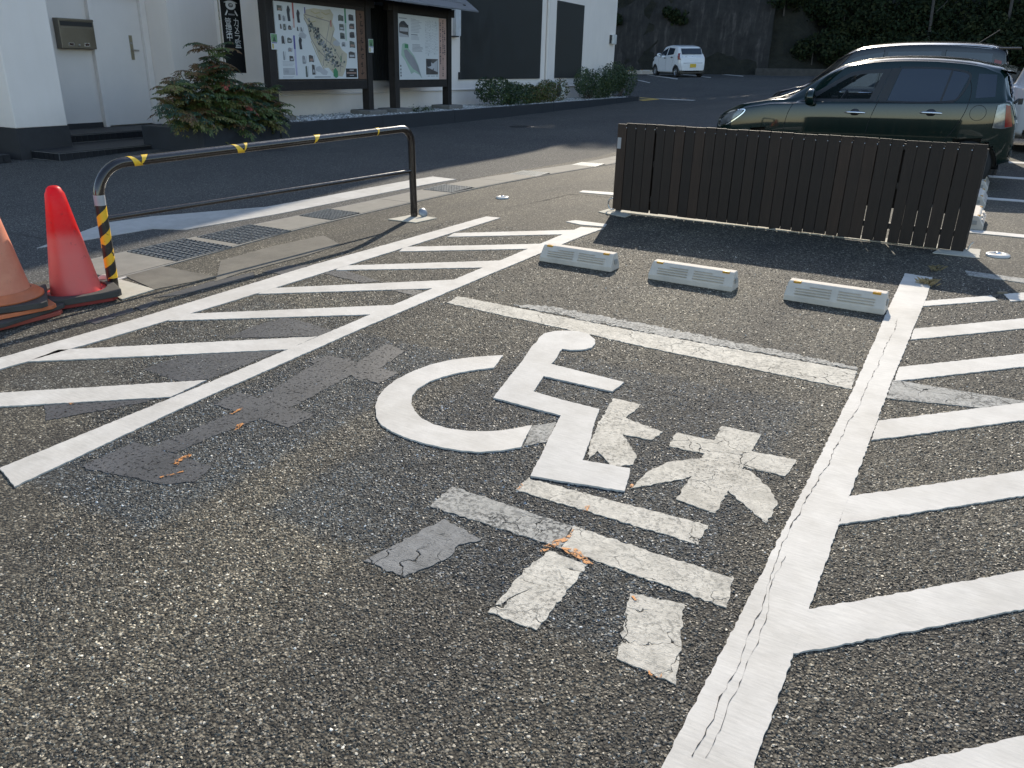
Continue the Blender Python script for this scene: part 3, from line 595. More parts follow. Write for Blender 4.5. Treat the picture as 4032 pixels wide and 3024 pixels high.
for k, (lab, P) in enumerate((('far wheel stop in front of the white car', (-17.96, 45.52, 0.0)), ('far wheel stop next to the building corner', (-19.167, 43.782, 0.0)), ('far wheel stop left of the white car', (-18.061, 44.313, 0.0)), ('far wheel stop right of the white car', (-15.57, 49.114, 0.0)), ('far wheel stop furthest to the right', (-14.301, 49.29, 0.0)))):
    o = wheel_stop(lab, (P[0], P[1], zg(P[0], P[1])), rad(28), 'wheel stops at the far wall'); o.scale = (2.2, 1.5, 1.6)

# ------------------------------------------------------------------ slatted screen fence
def wood_mat(name, col):
    q = N(name); p = q.obj(); r = q.n('ObjectInfo').outputs['Random']
    mp = q.n('Mapping', {'Vector': p, 'Scale': (30, 30, 1.6)}); g = q.noise(mp.outputs[0], 3, 5, .65)
    c = q.ramp(g, [(.3, tuple(x * .7 for x in col)), (.7, tuple(x * 1.3 for x in col))])
    c = q.mix(1., c, q.ramp(r, [(0, (.7, .7, .72)), (.6, (1, .98, .95)), (.85, (1.2, 1.15, 1.1)), (1, (1.8, 1.6, 1.4))]), 'MULTIPLY')
    blot = q.ramp(q.noise(p, 4.5, 4, .6), [(.5, 0), (.72, .55)]); c = q.mix(blot, c, tuple(x * .5 for x in col))
    q.p.inputs['Specular IOR Level'].default_value = .3; q.set(Base_Color=c, Roughness=.55); q.bump(g, .25, .003); return q.m
WOOD = wood_mat('dark_stained_slat', (.0195, .0125, .0090))
F0, F1 = Vector((-3.14, 7.17, 0)), Vector((-.095, 7.045, 0)); fd = (F1 - F0); FL = fd.length; fang = math.atan2(fd.y, fd.x)
fence = thing('slat_fence', 'low dark brown wooden slat screen in front of the green car', 'fence', F0, fang)
fence.rotation_euler = (rad(-2.2), rad(.5), fang)
pitch = FL / 32.; slat = None
for k in range(32):
    wdt = .0905 if k not in (4, 26) else .081
    mb = MB(); top = .835 + random.uniform(-.003, .003) + (-.012 if k == 0 else 0)
    x0 = k * pitch + random.uniform(-.0015, .0015) + (.006 if k in (4, 26) else 0)
    bot = .035 + random.uniform(-.003, .003)
    o = MB().box(-wdt / 2, wdt / 2, -.009, .009, 0, top - bot).build('slat', WOOD, fence, .0015); o.location = (x0 + .047, 0, bot)
RAILM = mat('dark_frame_timber', (.035, .027, .023), .6)
for z in (.14, .46, .76): MB().box(.0, FL, .0095, .055, z, z + .045).build('fence_rail', RAILM, fence)
for k in range(31):
    if k >= 22 and k not in (24,): continue
    if k > 31: continue
    o = MB().box(-.04, .04, .0560, .072, .05, .828).build('back_slat', WOOD, fence); o.location = ((k + 1) * pitch, 0, 0)
paint('pale_glint_strip', [(-3.10, 7.19), (-.28, 7.07), (-.28, 7.24), (-3.10, 7.36)], CONC2, z=.007, j=.004)  # pale strip added under the slats to give the bright sunlit line
for k in range(23, 31): 
    o = MB().box(-.036, .036, .0560, .072, .30 if k % 2 else .36, .822).build('back_slat', WOOD, fence); o.location = ((k + 1) * pitch + .012, 0, 0)
for x in (.02, FL / 2, FL - .02): MB().box(x - .022, x + .022, .073, .12, 0, .80).build('fence_post', RAILM, fence)
MB().box(.008, .045, -.0125, -.0095, .60, .70).build('name_plate', mat('grey_plate', (.28, .28, .29), .35), fence)
SIL = mat('bright_steel', (.55, .56, .58), .22, .9)
for k in range(31):
    o = MB().lathe([(0, .003), (.004, .0025), (.005, 0)], 8, Matrix.Rotation(rad(90), 4, 'X')).build('screw_head', SIL, fence); o.location = ((k + 1) * pitch - .006, -.009, .79)
hk = MB(); hk.tube([(-.02 + .045 * math.cos(t), .03, .075 + .055 * math.sin(t)) for t in np.linspace(0, 2 * math.pi, 17)[:-1]], .007, 8, closed=True); hk.build('steel_handle', SIL, fence)
hk = MB(); hk.tube([(FL + .01, .03, .0), (FL + .035, .03, .09), (FL + .05, .03, .11)], .007, 8); hk.build('drop_bolt', SIL, fence)
# white caps in the asphalt
WP = mat('white_enamel', (.46, .45, .43), .35, var=.06)
for lab, c, r in (('white round survey cap by the right end of the fence', (0.136, 7.057, 0.0), .085), ('white round survey cap near the guard rail', (-4.47, 7.292, 0.0), .07)):
    t = thing('survey_cap', lab, 'ground cap', c, 0, 'white caps set in the asphalt')
    MB().lathe([(r, 0), (r, .012), (r * .9, .018), (r * .35, .020), (r * .33, .012), (0, .012)], 28).build('cap_disc', WP, t)
    MB().lathe([(r * .22, .012), (r * .22, .026), (r * .15, .03), (0, .03)], 14).build('cap_bolt', SIL, t)
IRON = mat('cast_iron', (.045, .045, .048), .55, .3, bump=.4, bscale=80)
for lab, c, r in (('dark round iron manhole cover in the lane', (-9.21, 15.812, -0.155), .30), ('small dark manhole cover in front of the bush', (-9.943, 9.195, -0.002), .26)):
    t = thing('manhole_cover', lab, 'manhole cover', (c[0], c[1], zg(c[0], c[1])), 0, 'manhole covers in the lane')
    MB().lathe([(r, .0), (r, .006), (r * .93, .007), (r * .92, .002), (r * .89, .002), (r * .88, .006), (0, .006)], 36).build('iron_lid', IRON, t)
    g = MB()
    for k in range(-4, 5):
        L = math.sqrt(max(0, (r * .8) ** 2 - (k * r * .18) ** 2)); g.box(-L, L, k * r * .18 - .008, k * r * .18 + .008, .006, .009)
    g.build('lid_rib', IRON, t)
for k, (nm, c) in enumerate((('dry grass tuft by the end of the thick right line', (-0.254, 5.904, 0.0)), ('withered grass tuft in the shade of the fence', (-0.231, 6.347, 0.0)))):
    t = thing('grass_tuft', nm, 'grass', c, 0, 'weeds in the asphalt joints'); g = MB()
    for i in range(70 if k == 0 else 30):
        a = random.uniform(0, 6.28); L = random.uniform(.03, .085); b = Vector((random.gauss(0, .02), random.gauss(0, .02), 0)); d = Vector((math.cos(a), math.sin(a), 0))
        e = b + d * L * .7 + Vector((0, 0, L * .55)); s = Vector((-d.y, d.x, 0)) * .0016
        g.add([b - s, b + s, b + d * L * .3 + Vector((0, 0, L * .45)) + s, e, b + d * L * .3 + Vector((0, 0, L * .45)) - s], [(0, 1, 2, 3, 4)])
    g.build('blade_clump', mat('dry_grass', (.30, .23, .12), .8, var=.3, scale=40) if k == 0 else mat('dry_grass2', (.16, .13, .07), .8), t, fix=False)
tw = MB().box(-.03, .03, -.008, .008, 0, .012).build('wood_chip', mat('wood_chip', (.20, .16, .11), .8)); tw.location = (0.19, 5.922, 0.0); tw.rotation_euler[2] = .5
tag(tw, 'small wood scrap lying between two hatch stripes on the right', 'wood scrap')

# ------------------------------------------------------------------ white building (in its own plumb frame)
def plaster_mat():
    q = N('white_plaster'); p = q.obj(); m = q.n('Mapping', {'Vector': p, 'Scale': (3, 3, .35)}); st = q.noise(m.outputs[0], 1.6, 6, .7); f = q.noise(p, 1.3, 4)
    c = q.mix(1., q.ramp(f, [(.3, (.82, .75, .69)), (.7, (.87, .795, .73))]), q.ramp(st, [(.3, (.975, .97, .96)), (.6, (1.0, 1.0, 1.0))]), 'MULTIPLY')
    z = q.n('SeparateXYZ', {0: p}).outputs[2]; low = q.math('MULTIPLY', q.ramp(z, [(.25, 1), (.62, 0)]), q.noise(p, 6, 4)); c = q.mix(q.math('MULTIPLY', low, .35), c, (.45, .41, .36))
    q.set(Base_Color=c, Roughness=.85); q.bump(q.noise(p, 90, 3), .3, .004); MT['white_plaster'] = q.m; return q.m
PLASTER = plaster_mat()
PLASTER2 = mat('white_plaster_smooth', (.76, .705, .655), .7, var=.03, scale=2)
PLINTH = mat('dark_plinth', (.034, .034, .036), .8, var=.2, scale=10, bump=.3)
TILE = mat('black_glazed_tile', (.016, .017, .02), .35, var=.25, scale=12)
GROUT = mat('grey_grout', (.16, .16, .165), .9)
STEPT = mat('step_top_stone', (.030, .030, .032), .6, var=.15, scale=20)
bld = thing('white_building', 'white plastered building with dark panels and entrance on the left', 'building', M=bf(0, 0, 0))
def W(name, b0, b1, a0, a1, c0, c1, m, parent=bld, bev=0): return MB().box(b0, b1, a0, a1, c0, c1).build(name, m, parent, bev)
TOP = 10.5
W('wall', -9.5, -1.4, 1.25, 20.68, -.9, TOP, PLASTER)
W('wall', -9.5, -2.5, .14, 1.247, -.5, TOP, PLASTER)                    # set back wall with the banner
W('wall', -9.5, -3.1, -2.9, .137, 2.3, TOP, PLASTER)                      # above the door
W('entrance_wall', -3.3, -3.1, -2.9, -1.03, .16, 2.297, PLASTER2)
W('wall', -9.5, -3.303, -2.9, .137, -.5, 2.297, PLASTER2)
W('skirting', -3.1, -3.085, -2.69, -1.04, .118, .20, PLINTH)
W('skirting', -2.5, -2.475, .142, 1.24, .0, .21, PLINTH)
pil = W('entrance_pillar', -2.7, -1.755, -3.49, -2.685, .30, TOP, PLASTER, bev=.01)
W('pillar_plinth', -2.72, -1.742, -3.503, -2.672, -.5, .297, PLINTH)
W('wall', -9.5, -2.703, -6.5, -2.903, .30, TOP, PLASTER); W('skirting', -2.72, -2.69, -6.5, -3.506, -.5, .297, PLINTH)
W('wall_ledge', -1.4, -1.355, 1.25, 20.6, .635, .665, PLASTER2, bev=.006)
W('eave', -9.8, .18, -7, 21.7, TOP + .003, TOP + .45, mat('roof_fascia', (.12, .12, .125), .6))
# door
dr = W('door', -3.14, -3.085, -.95, .02, .135, 2.22, mat('white_door', (.79, .735, .69), .45, var=.03, scale=2), bev=.004)
fr = MB(); fr.box(-3.15, -3.02, -1.03, -.953, .118, 2.29); fr.box(-3.15, -3.02, .023, .137, .118, 2.29); fr.box(-3.15, -3.02, -.95, .02, 2.223, 2.29)
fr.build('door_frame', mat('white_frame', (.80, .745, .70), .4, var=.03), bld, .004)
pl = MB().box(-3.084, -3.078, -.255, -.19, 1.22, 1.62).build('handle_plate', mat('brass_plate', (.36, .32, .23), .35, .7), dr)
hd = MB(); hd.tube([(-3.078, -.22, 1.38), (-3.035, -.22, 1.38)], .011, 10); hd.tube([(-3.035, -.22, 1.38), (-3.03, -.17, 1.378), (-3.032, -.12, 1.374)], .013, 10); hd.lathe([(.02, 0), (.02, .008), (0, .008)], 14, Matrix.Translation((-3.08, -.222, 1.49)) @ Matrix.Rotation(rad(90), 4, 'Y'))
hd.build('door_handle', mat('worn_steel', (.40, .38, .34), .3, .8), dr)
# letter box
bx = W('letter_box', -3.1, -2.965, -1.66, -1.02, 1.375, 1.83, mat('brushed_steel', (.19, .175, .15), .33, .9, var=.12, scale=3), bev=.008)
MB().box(-2.966, -2.950, -1.645, -1.035, 1.685, 1.70).build('slot_lip', mat('dark_steel', (.20, .19, .17), .3, .8), bx)
MB().box(-2.9655, -2.962, -1.635, -1.045, 1.715, 1.785).build('mail_slot', mat('slot_black', (.02, .02, .02), .6), bx)
MB().box(-2.966, -2.95, -1.655, -1.025, 1.795, 1.828).build('box_hood', mat('brushed_steel', (.19, .175, .15), .33, .9), bx, .004)
for a in (-1.49, -1.20): 
    o = MB().box(-2.966, -2.959, a - .05, a + .05, 1.415, 1.465).build('lock_window', mat('bright_steel', (.55, .56, .58), .22, .9), bx); MB().box(-2.9588, -2.9575, a - .038, a + .038, 1.425, 1.457).build('window_pane', mat('red_black', (.035, .008, .008), .3), o)
MB().lathe([(.018, 0), (.018, .012), (0, .012)], 14, Matrix.Translation((-2.966, -1.345, 1.43)) @ Matrix.Rotation(rad(90), 4, 'Y')).build('box_knob', mat('worn_steel', (.40, .38, .34), .3, .8), bx)
# ribbed dark panels
def ribbed(b, a0, a1, c0, c1, rib=.062):
    mb = MB(); n = int((a1 - a0) / rib); A = []; 
    for k in range(n):
        s = a0 + k * (a1 - a0) / n; e = (a1 - a0) / n; A += [(s, 0), (s + e * .55, 0), (s + e * .62, .014), (s + e * .93, .014)]
    A.append((a1, 0)); m = len(A)
    mb.add([(b + .03 + d, a, c0) for a, d in A] + [(b + .03 + d, a, c1) for a, d in A], [(i, i + 1, m + i + 1, m + i) for i in range(m - 1)])
    mb.box(b + .001, b + .029, a0, a1, c0, c1); return mb.build('siding_panel', mat('dark_ribbed_siding', (.030, .033, .034), .5, var=.18, scale=2), bld, fix=False)
ribbed(-1.4, 2.2, 7.7, .90, 6.2); ribbed(-1.4, 8.60, 13.65, .905, 6.2); ribbed(-1.4, 14.88, 17.19, .915, 3.235)
W('siding_edge', -1.4, -1.345, 8.50, 8.597, .905, 1.08, mat('dark_trim', (.03, .032, .034), .5))
dp_ = MB(); dp_.tube([(-1.35, 14.12, -.4), (-1.35, 14.12, 2.9), (-1.35, 14.12, 6.)], .045, 12); dp_.build('downpipe', PLASTER2, bld)
W('pipe_box', -1.4, -1.30, 8.22, 8.47, 1.95, 2.6, mat('pale_grey_box', (.58, .59, .60), .5)); W('pipe_bracket', -1.4, -1.27, 8.1, 8.32, 1.92, 1.945, mat('dark_trim', (.03, .032, .034), .5))
W('wall_lamp', -1.4, -1.27, 20.1, 20.5, 2.10, 2.44, mat('lamp_white', (.68, .68, .66), .4), bev=.02)
W('lamp_backplate', -1.4, -1.33, 20.03, 20.097, 2.12, 2.42, mat('dark_trim', (.03, .032, .034), .5))
# entrance steps faced with tiles
steps = thing('entrance_steps', 'two black tiled entrance steps below the white door', 'steps', M=bf(0, 0, 0))
MB().box(-2.15, -1.142, -3.34, .4, -.45, -.012).build('step_core', GROUT, steps); MB().box(-3.1, -2.158, -2.67, .4, -.45, .112).build('step_core', GROUT, steps)
MB().box(-2.15, -1.138, -3.345, .4, -.011, -.004).build('step_top', STEPT, steps); MB().box(-3.1, -2.152, -2.668, .4, .113, .119).build('step_top', STEPT, steps)
tmesh = MB().box(0, .008, .004, .102, .004, .098).mesh('tile', TILE); tm2 = MB().box(.004, .102, -.008, 0, .004, .098).mesh('tile', TILE)
for k in range(31):
    o = obj('tile', tmesh, steps); o.location = (-1.142, -3.34 + k * .106, -.118)
for k in range(26):
    o = obj('tile', tmesh, steps); o.location = (-2.158, -2.40 + k * .106, .004)
for k in range(9): o = obj('tile', tm2, steps); o.location = (-2.10 + k * .106, -3.34, -.118)
lowp = thing('tiled_plinth', 'low dark tiled plinth left of the entrance pillar', 'plinth', M=bf(0, 0, 0))
MB().box(-2.6, -1.66, -6.5, -3.72, -.45, -.03).build('plinth_core', PLINTH, lowp)
for k in range(8): o = obj('tile', tmesh, lowp); o.location = (-1.66, -4.57 + k * .106, -.132)
# banner
ban = thing('banner_sign', 'black vertical banner with an eye emblem and white writing above the bush', 'sign', M=bf(-1.38, .54, 0))
ban.matrix_world = bf(-1.36, .492, 0)
MB().box(0, .006, -.235, .235, 1.05, 2.62).build('banner_cloth', mat('black_banner', (.008, .008, .009), .6, var=.1), ban)
WT = mat('banner_white', (.78, .78, .78), .6, var=.02)
def on_face(me, name, parent, b, a, c, m):
    # text mesh lies in XY; stand it up on the face that looks along +b, reading along +a
    for v in me.vertices: v.co = Vector((b, a + v.co.x, c + v.co.y))
    me.materials.clear(); me.materials.append(m); return obj(name, me, parent)
for k, ch in enumerate('カメラ'): on_face(text_mesh(ch, .158), 'letter', ban, .0075, .095, 1.868 - k * .1155, WT)
for k, ch in enumerate('管理中'): on_face(text_mesh(ch, .158), 'letter', ban, .0075, -.095, 1.858 - k * .115, WT)
on_face(text_mesh('監', .158), 'letter', ban, .0075, .095, 1.52, WT)
def disc(nm, r0, r1, a, c, b, m, sq=1.):
    mb = MB(); vs = []; n = 32
    for i in range(n): t = i * 2 * math.pi / n; vs += [(b, a + r0 * math.cos(t), c + r0 * sq * math.sin(t)), (b, a + r1 * math.cos(t), c + r1 * sq * math.sin(t))]
    mb.add(vs, [(2 * i, 2 * i + 1, (2 * i + 3) % (2 * n), (2 * i + 2) % (2 * n)) for i in range(n)]); return mb.build(nm, m, ban)
GRY = mat('banner_grey', (.35, .35, .36), .6)
disc('eye_ring', .055, .118, .0, 2.144, .0075, WT, .62); disc('eye_ring', .0, .04, .0, 2.146, .0076, GRY, .62); disc('eye_ring', .0, .014, .014, 2.157, .008, WT, .62)
YZb = Matrix(((0, 0, 1, 0), (1, 0, 0, 0), (0, 1, 0, 0), (0, 0, 0, 1)))
mb = MB(); mb.prism([(-.165, 2.18), (-.13, 2.192), (-.06, 2.212), (0, 2.218), (.06, 2.212), (.13, 2.192), (.165, 2.18), (.10, 2.177), (0, 2.186), (-.10, 2.177)], .0072, .0078, YZb); mb.build('eye_brow', WT, ban)
for s in (-1, 1):
    mb = MB(); mb.prism([(s * .09, 2.075), (s * .155, 1.985), (s * .125, 1.98), (s * .08, 2.04)], .0072, .0078, YZb); mb.build('emblem_mark', WT, ban)
for k in range(6): MB().box(.0072, .0078, -.07 + k * .025, -.05 + k * .025, 1.985, 2.01).build('emblem_letter', GRY, ban)
MB().tube([(-.02, -.26, 1.0), (-.02, -.26, 2.7)], .012, 8).build('banner_pole', mat('dark_steel', (.20, .19, .17), .3, .8), ban)

# ------------------------------------------------------------------ planter, gravel, stones
PLANT = mat('dark_planter_wall', (.024, .027, .032), .6, var=.2, scale=5, bump=.15)
pla = thing('planter_kerb', 'long low dark wall of the gravel bed in front of the building', 'planter', M=bf(0, 0, 0))
A = [-1.75, .02, 3.0, 5.9, 8.8, 11.7, 14.6, 17.3, 19.82]
for a0, a1 in zip(A[:-1], A[1:]): MB().box(-.12, 0, a0 + .004, a1 - .004, -.55, .285).build('kerb_panel', PLANT, pla, .006)
MB().box(-1.3, -.12, 19.70, 19.82, -.8, .283).build('kerb_panel', PLANT, pla, .006); MB().box(-1.3, -.12, -1.75, -1.63, -.55, .283).build('kerb_panel', PLANT, pla, .006)
MB().box(-.01, .02, -.03, .03, -.4, .30).build('joint_cover', mat('dark_trim', (.03, .032, .034), .5), pla)
MB().box(-1.39, -.122, -1.62, 19.69, -.5, .235).build('gravel_bed', mat('bed_soil', (.10, .095, .085), .95, bump=.5), pla)
peb = [MT.setdefault('pebble%d' % k, mat('pebble%d' % k, c, .7, var=.15, scale=20)) for k, c in enumerate(((.62, .61, .59), (.40, .40, .39), (.22, .22, .22)))]
def pebbles(n, seed):
    r = np.random.default_rng(seed); bm = bmesh.new(); bmesh.ops.create_icosphere(bm, subdivisions=1, radius=.5); base = np.array([v.co[:] for v in bm.verts]); fc = np.array([[v.index for v in f.verts] for f in bm.faces]); bm.free()
    P = np.stack([r.uniform(-1.33, -.14, n), r.uniform(.1, 19.5, n) ** 1.0, .24 + r.uniform(0, .03, n)], 1)
    S = r.uniform(.028, .062, (n, 1, 1)); V = base[None] * r.uniform(.75, 1.15, (n, len(base), 1)) * np.array([1.2, 1, .7]) * S
    a = r.uniform(0, 6.28, n); c, s = np.cos(a)[:, None], np.sin(a)[:, None]
    V = np.stack([V[..., 0] * c - V[..., 1] * s, V[..., 0] * s + V[..., 1] * c, V[..., 2]], 2) + P[:, None]
    F = fc[None] + (np.arange(n) * len(base))[:, None, None]
    me = bpy.data.meshes.new('gravel'); me.from_pydata(V.reshape(-1, 3).tolist(), [], F.reshape(-1, 3).tolist())
    for m in peb: me.materials.append(m)
    me.polygons.foreach_set('material_index', np.repeat(r.choice(3, n, p=[.5, .35, .15]), len(fc)).astype(int)); me.update(); return obj('gravel', me, pla)
tag(pebbles(9000, 3), kind='stuff')

# ------------------------------------------------------------------ notice boards
TIM = wood_mat('notice_board_timber', (.030, .026, .024)); TIM2 = wood_mat('brown_title_timber', (.10, .062, .045))
PAPER = mat('printed_panel_white', (.66, .67, .66), .45, var=.03, scale=1.5)
INK = {k: mat('print_' + k, c, .5, var=.35 if k.startswith('photo') else .12, scale=9 if k.startswith('photo') else 3) for k, c in dict(dark=(.05, .05, .055), photoa=(.09, .08, .075), photob=(.12, .13, .11), grey=(.30, .30, .31), lgrey=(.46, .46, .47),
     beige=(.52, .46, .34), sand=(.44, .37, .22), red=(.42, .10, .09), redl=(.55, .35, .32), blue=(.10, .09, .28), bluel=(.42, .40, .55), green=(.07, .25, .12), greenl=(.38, .50, .40), town=(.15, .17, .16), road=(.27, .24, .23), pink=(.50, .33, .27), tan=(.36, .24, .19), black=(.03, .027, .025)).items()}
ALLINK = list(INK.values()); IDX = {k: i for i, k in enumerate(INK)}
YZ = Matrix(((0, 0, 1, 0), (1, 0, 0, 0), (0, 1, 0, 0), (0, 0, 0, 1)))
class Print:
    def __init__(s, b): s.mb = MB(); s.b = b; s.k = 0
    def poly(s, P, ink, lift=0):
        s.mb.cur = IDX[ink]; s.k += 1; z = s.b + .0006 + lift * .0007 + s.k * 2e-6
        s.mb.prism(P, z - .0004, z, YZ)
    def rect(s, a0, a1, c0, c1, ink, lift=0): s.poly([(a0, c0), (a1, c0), (a1, c1), (a0, c1)], ink, lift)
    def build(s, parent): return s.mb.build('print', ALLINK, parent)
def board(label, a0, a1, p0, p1, c0, c1, roofa, rooff):
    t = thing('notice_board', label, 'notice board', M=bf(-.65, a0, .27), group='roofed notice boards'); o = -a0
    for a in (a0, a1): MB().box(-.17, -.005, a - .085 + o, a + .085 + o, .0, 2.33).build('post', TIM, t, .006)
    MB().box(-.13, -.03, a0 + .085 + o, a1 - .085 + o, .50, .655).build('lower_beam', TIM, t, .004)
    MB().box(-.15, -.02, a0 - .25 + o, a1 + .25 + o, 2.03, 2.20).build('upper_beam', TIM, t, .004)
    MB().box(-.10, -.035, a0 + .085 + o, a1 - .085 + o, .656, 2.029).build('back_board', TIM, t)
    for a in (a0, a1): MB().box(-.60, .40, a - .05 + o, a + .05 + o, 2.201, 2.30).build('roof_bracket', TIM, t, .004)
    # two roof slopes of grey sheet metal
    RM = mat('grey_sheet_roof', (.20, .205, .22), .45, .3, var=.15, scale=4)
    r0, r1 = roofa[0] + o, roofa[1] + o
    for s in (-1, 1):
        e = rooff if s > 0 else -rooff - .2
        mb = MB(); mb.add([(-.09, r0, 2.62), (-.09, r1, 2.62), (e, r1, 2.19), (e, r0, 2.19), (-.09, r0, 2.59), (-.09, r1, 2.59), (e, r1, 2.16), (e, r0, 2.16)], [(0, 1, 2, 3), (7, 6, 5, 4), (3, 2, 6, 7), (0, 3, 7, 4), (1, 5, 6, 2), (0, 4, 5, 1)])
        ro = mb.build('roof_slope', RM, t)
        f = lambda u: (-.09 + (e + .09) * u, 2.62 - .43 * u)
        for u in (.35, .68): b_, c_ = f(u); MB().box(b_ - .006, b_ + .006, r0, r1, c_ - .002, c_ + .008).build('roof_seam', RM, ro)
    for a, sx in ((a0, 0), (a1, 0)): pass
    return t
def stone(label, a, w0):
    o = MB().box(-.26, .26, -w0 / 2, w0 / 2, -.06, .085).build('foot_stone', mat('grey_foot_stone', (.17, .16, .145), .9, var=.25, scale=8, bump=.5), None, .02); o.matrix_world = bf(-.735, a, .27); tag(o, label, 'stone', 'stone pads under the notice boards')
stone('stone pad under the right post of the town map board', 3.56, .62); stone('stone pad under the left post of the history board', 4.55, .66); stone('stone pad under the right post of the history board', 6.80, .66); stone('stone pad behind the bush under the left map board post', .66, .6)
n1 = board('roofed timber notice board with the town map', .66, 3.55, .80, 3.13, .967, 2.234, (-.1, 3.98), .52)
n1.matrix_world = bf(-.65, .66, .27)
def panel(t, off, a0, a1, c0, c1): return MB().box(-.034, -.012, a0 - off, a1 - off, c0 - .27, c1 - .27).build('info_panel', PAPER, t, .002)
p1 = panel(n1, .66, .80, 3.13, .967, 2.234)
MB().box(-.034, -.020, 3.165 - .66, 3.425 - .66, .69, 1.955).build('title_board', TIM2, n1)
glyph = MB()
for k in range(8):
    a = 3.295 - .66; c = 1.87 - k * .15
    for q in range(5): x = random.uniform(-.05, .03); z = random.uniform(-.05, .04); glyph.box(-.0195, -.0185 + q * 1e-5, a + x, a + x + random.uniform(.03, .06), c + z, c + z + .012)
    glyph.box(-.0195, -.0184, a - .006, a + .006, c - .05, c + .05)
glyph.build('carved_writing', mat('carved_dark', (.018, .013, .011), .8), n1)
def mapper(zm, off, b=-.65):
    return None
# print of the town map panel: u 0..1 left to right, v 0..1 bottom to top
def PR(pn, t, a0, a1, c0, c1, off):
    pr = Print(-.012); A0, A1, C0, C1 = a0 - off, a1 - off, c0 - .27, c1 - .27
    U = lambda u, v: (A0 + (A1 - A0) * u, C0 + (C1 - C0) * v)
    return pr, (lambda pts, ink, l=0: pr.poly([U(*p) for p in pts], ink, l)), (lambda u0, u1, v0, v1, ink, l=0: pr.poly([U(u0, v0), U(u1, v0), U(u1, v1), U(u0, v1)], ink, l))
def thick(pl, pts, w, ink, l, asp):
    for (p, q) in zip(pts[:-1], pts[1:]):
        dx, dy = (q[0] - p[0]) * asp, q[1] - p[1]; L = math.hypot(dx, dy) or 1; nx, ny = -dy / L * w / asp, dx / L * w
        pl([(p[0] + nx, p[1] + ny), (q[0] + nx, q[1] + ny), (q[0] - nx, q[1] - ny), (p[0] - nx, p[1] - ny)], ink, l)
def textlines(rc, u0, u1, v0, v1, n, ink, l=0, rnd=random):
    for k in range(n):
        v = v1 - (v1 - v0) * (k + .5) / n; rc(u0, u0 + (u1 - u0) * rnd.uniform(.7, 1), v - (v1 - v0) / n * .25, v + (v1 - v0) / n * .2, ink, l)
pr, pl, rc = PR(p1, n1, .80, 3.13, .967, 2.234, .66); ASP = 2.33 / 1.267
pl([(.33, .86), (.36, .93), (.46, .96), (.58, .95), (.66, .97), (.70, .90), (.68, .80), (.71, .70), (.68, .60), (.73, .55), (.79, .42), (.86, .36), (.85, .24), (.82, .12), (.78, .03), (.68, .05), (.60, .16), (.55, .15), (.50, .25), (.45, .42), (.41, .52), (.38, .62), (.37, .72), (.33, .80)], 'beige')
for q in ((.42, .78, .05), (.53, .84, .04), (.60, .9, .05), (.47, .9, .06)): thick(pl, [(q[0] - .05, q[1] + .02), (q[0], q[1] - .01), (q[0] + q[2], q[1] + .01)], .008, 'sand', 1, ASP)
for q in (((.33, .86), (.40, .76), (.55, .58), (.66, .48), (.79, .22)), ((.33, .82), (.37, .72), (.40, .55), (.48, .40), (.57, .30), (.66, .22), (.80, .17)), ((.65, .80), (.60, .58), (.56, .36), (.53, .18)), ((.69, .68), (.63, .45)), ((.79, .37), (.75, .10)), ((.34, .87), (.5, .83), (.65, .80))): thick(pl, q, .006, 'road', 2, ASP)
thick(pl, [(.40, .52), (.46, .34), (.52, .18), (.55, .12)], .008, 'sand', 2, ASP)
rr = random.Random(4)
for k in range(150):
    t = rr.random(); cu = .39 + .33 * t + rr.gauss(0, .016 + .03 * t); cv = .74 - .56 * t + rr.gauss(0, .03); s = rr.uniform(.006, .018)
    pl([(cu - s / 1.5, cv - s), (cu + s * .8, cv - s * .7), (cu + s, cv + s), (cu - s * .4, cv + s * 1.2)], rr.choice(['town', 'town', 'dark', 'grey']), 3)
pl([(.66, .12), (.69, .16), (.72, .11), (.72, .03), (.69, .01), (.66, .04)], 'green', 3)
for (u, v) in ((.30, .58), (.72, .50), (.48, .13), (.54, .09)):
    pl([(u - .05, v), (u - .03, v + .04), (u + .01, v + .05), (u + .05, v + .01), (u + .03, v - .035), (u - .02, v - .03)], 'lgrey', 3)
rc(.20, .218, .70, 1., 'red'); rc(.20, .218, .68, .80, 'redl', 1); rc(.19, .21, .40, .58, 'blue'); rc(.192, .212, .05, .40, 'bluel'); rc(.846, .868, .80, 1., 'green'); rc(.846, .866, .55, .80, 'greenl')
rc(.34, .352, .88, .96, 'blue', 2); rc(.655, .667, .73, .82, 'red', 3); rc(.765, .775, .24, .33, 'green', 3)
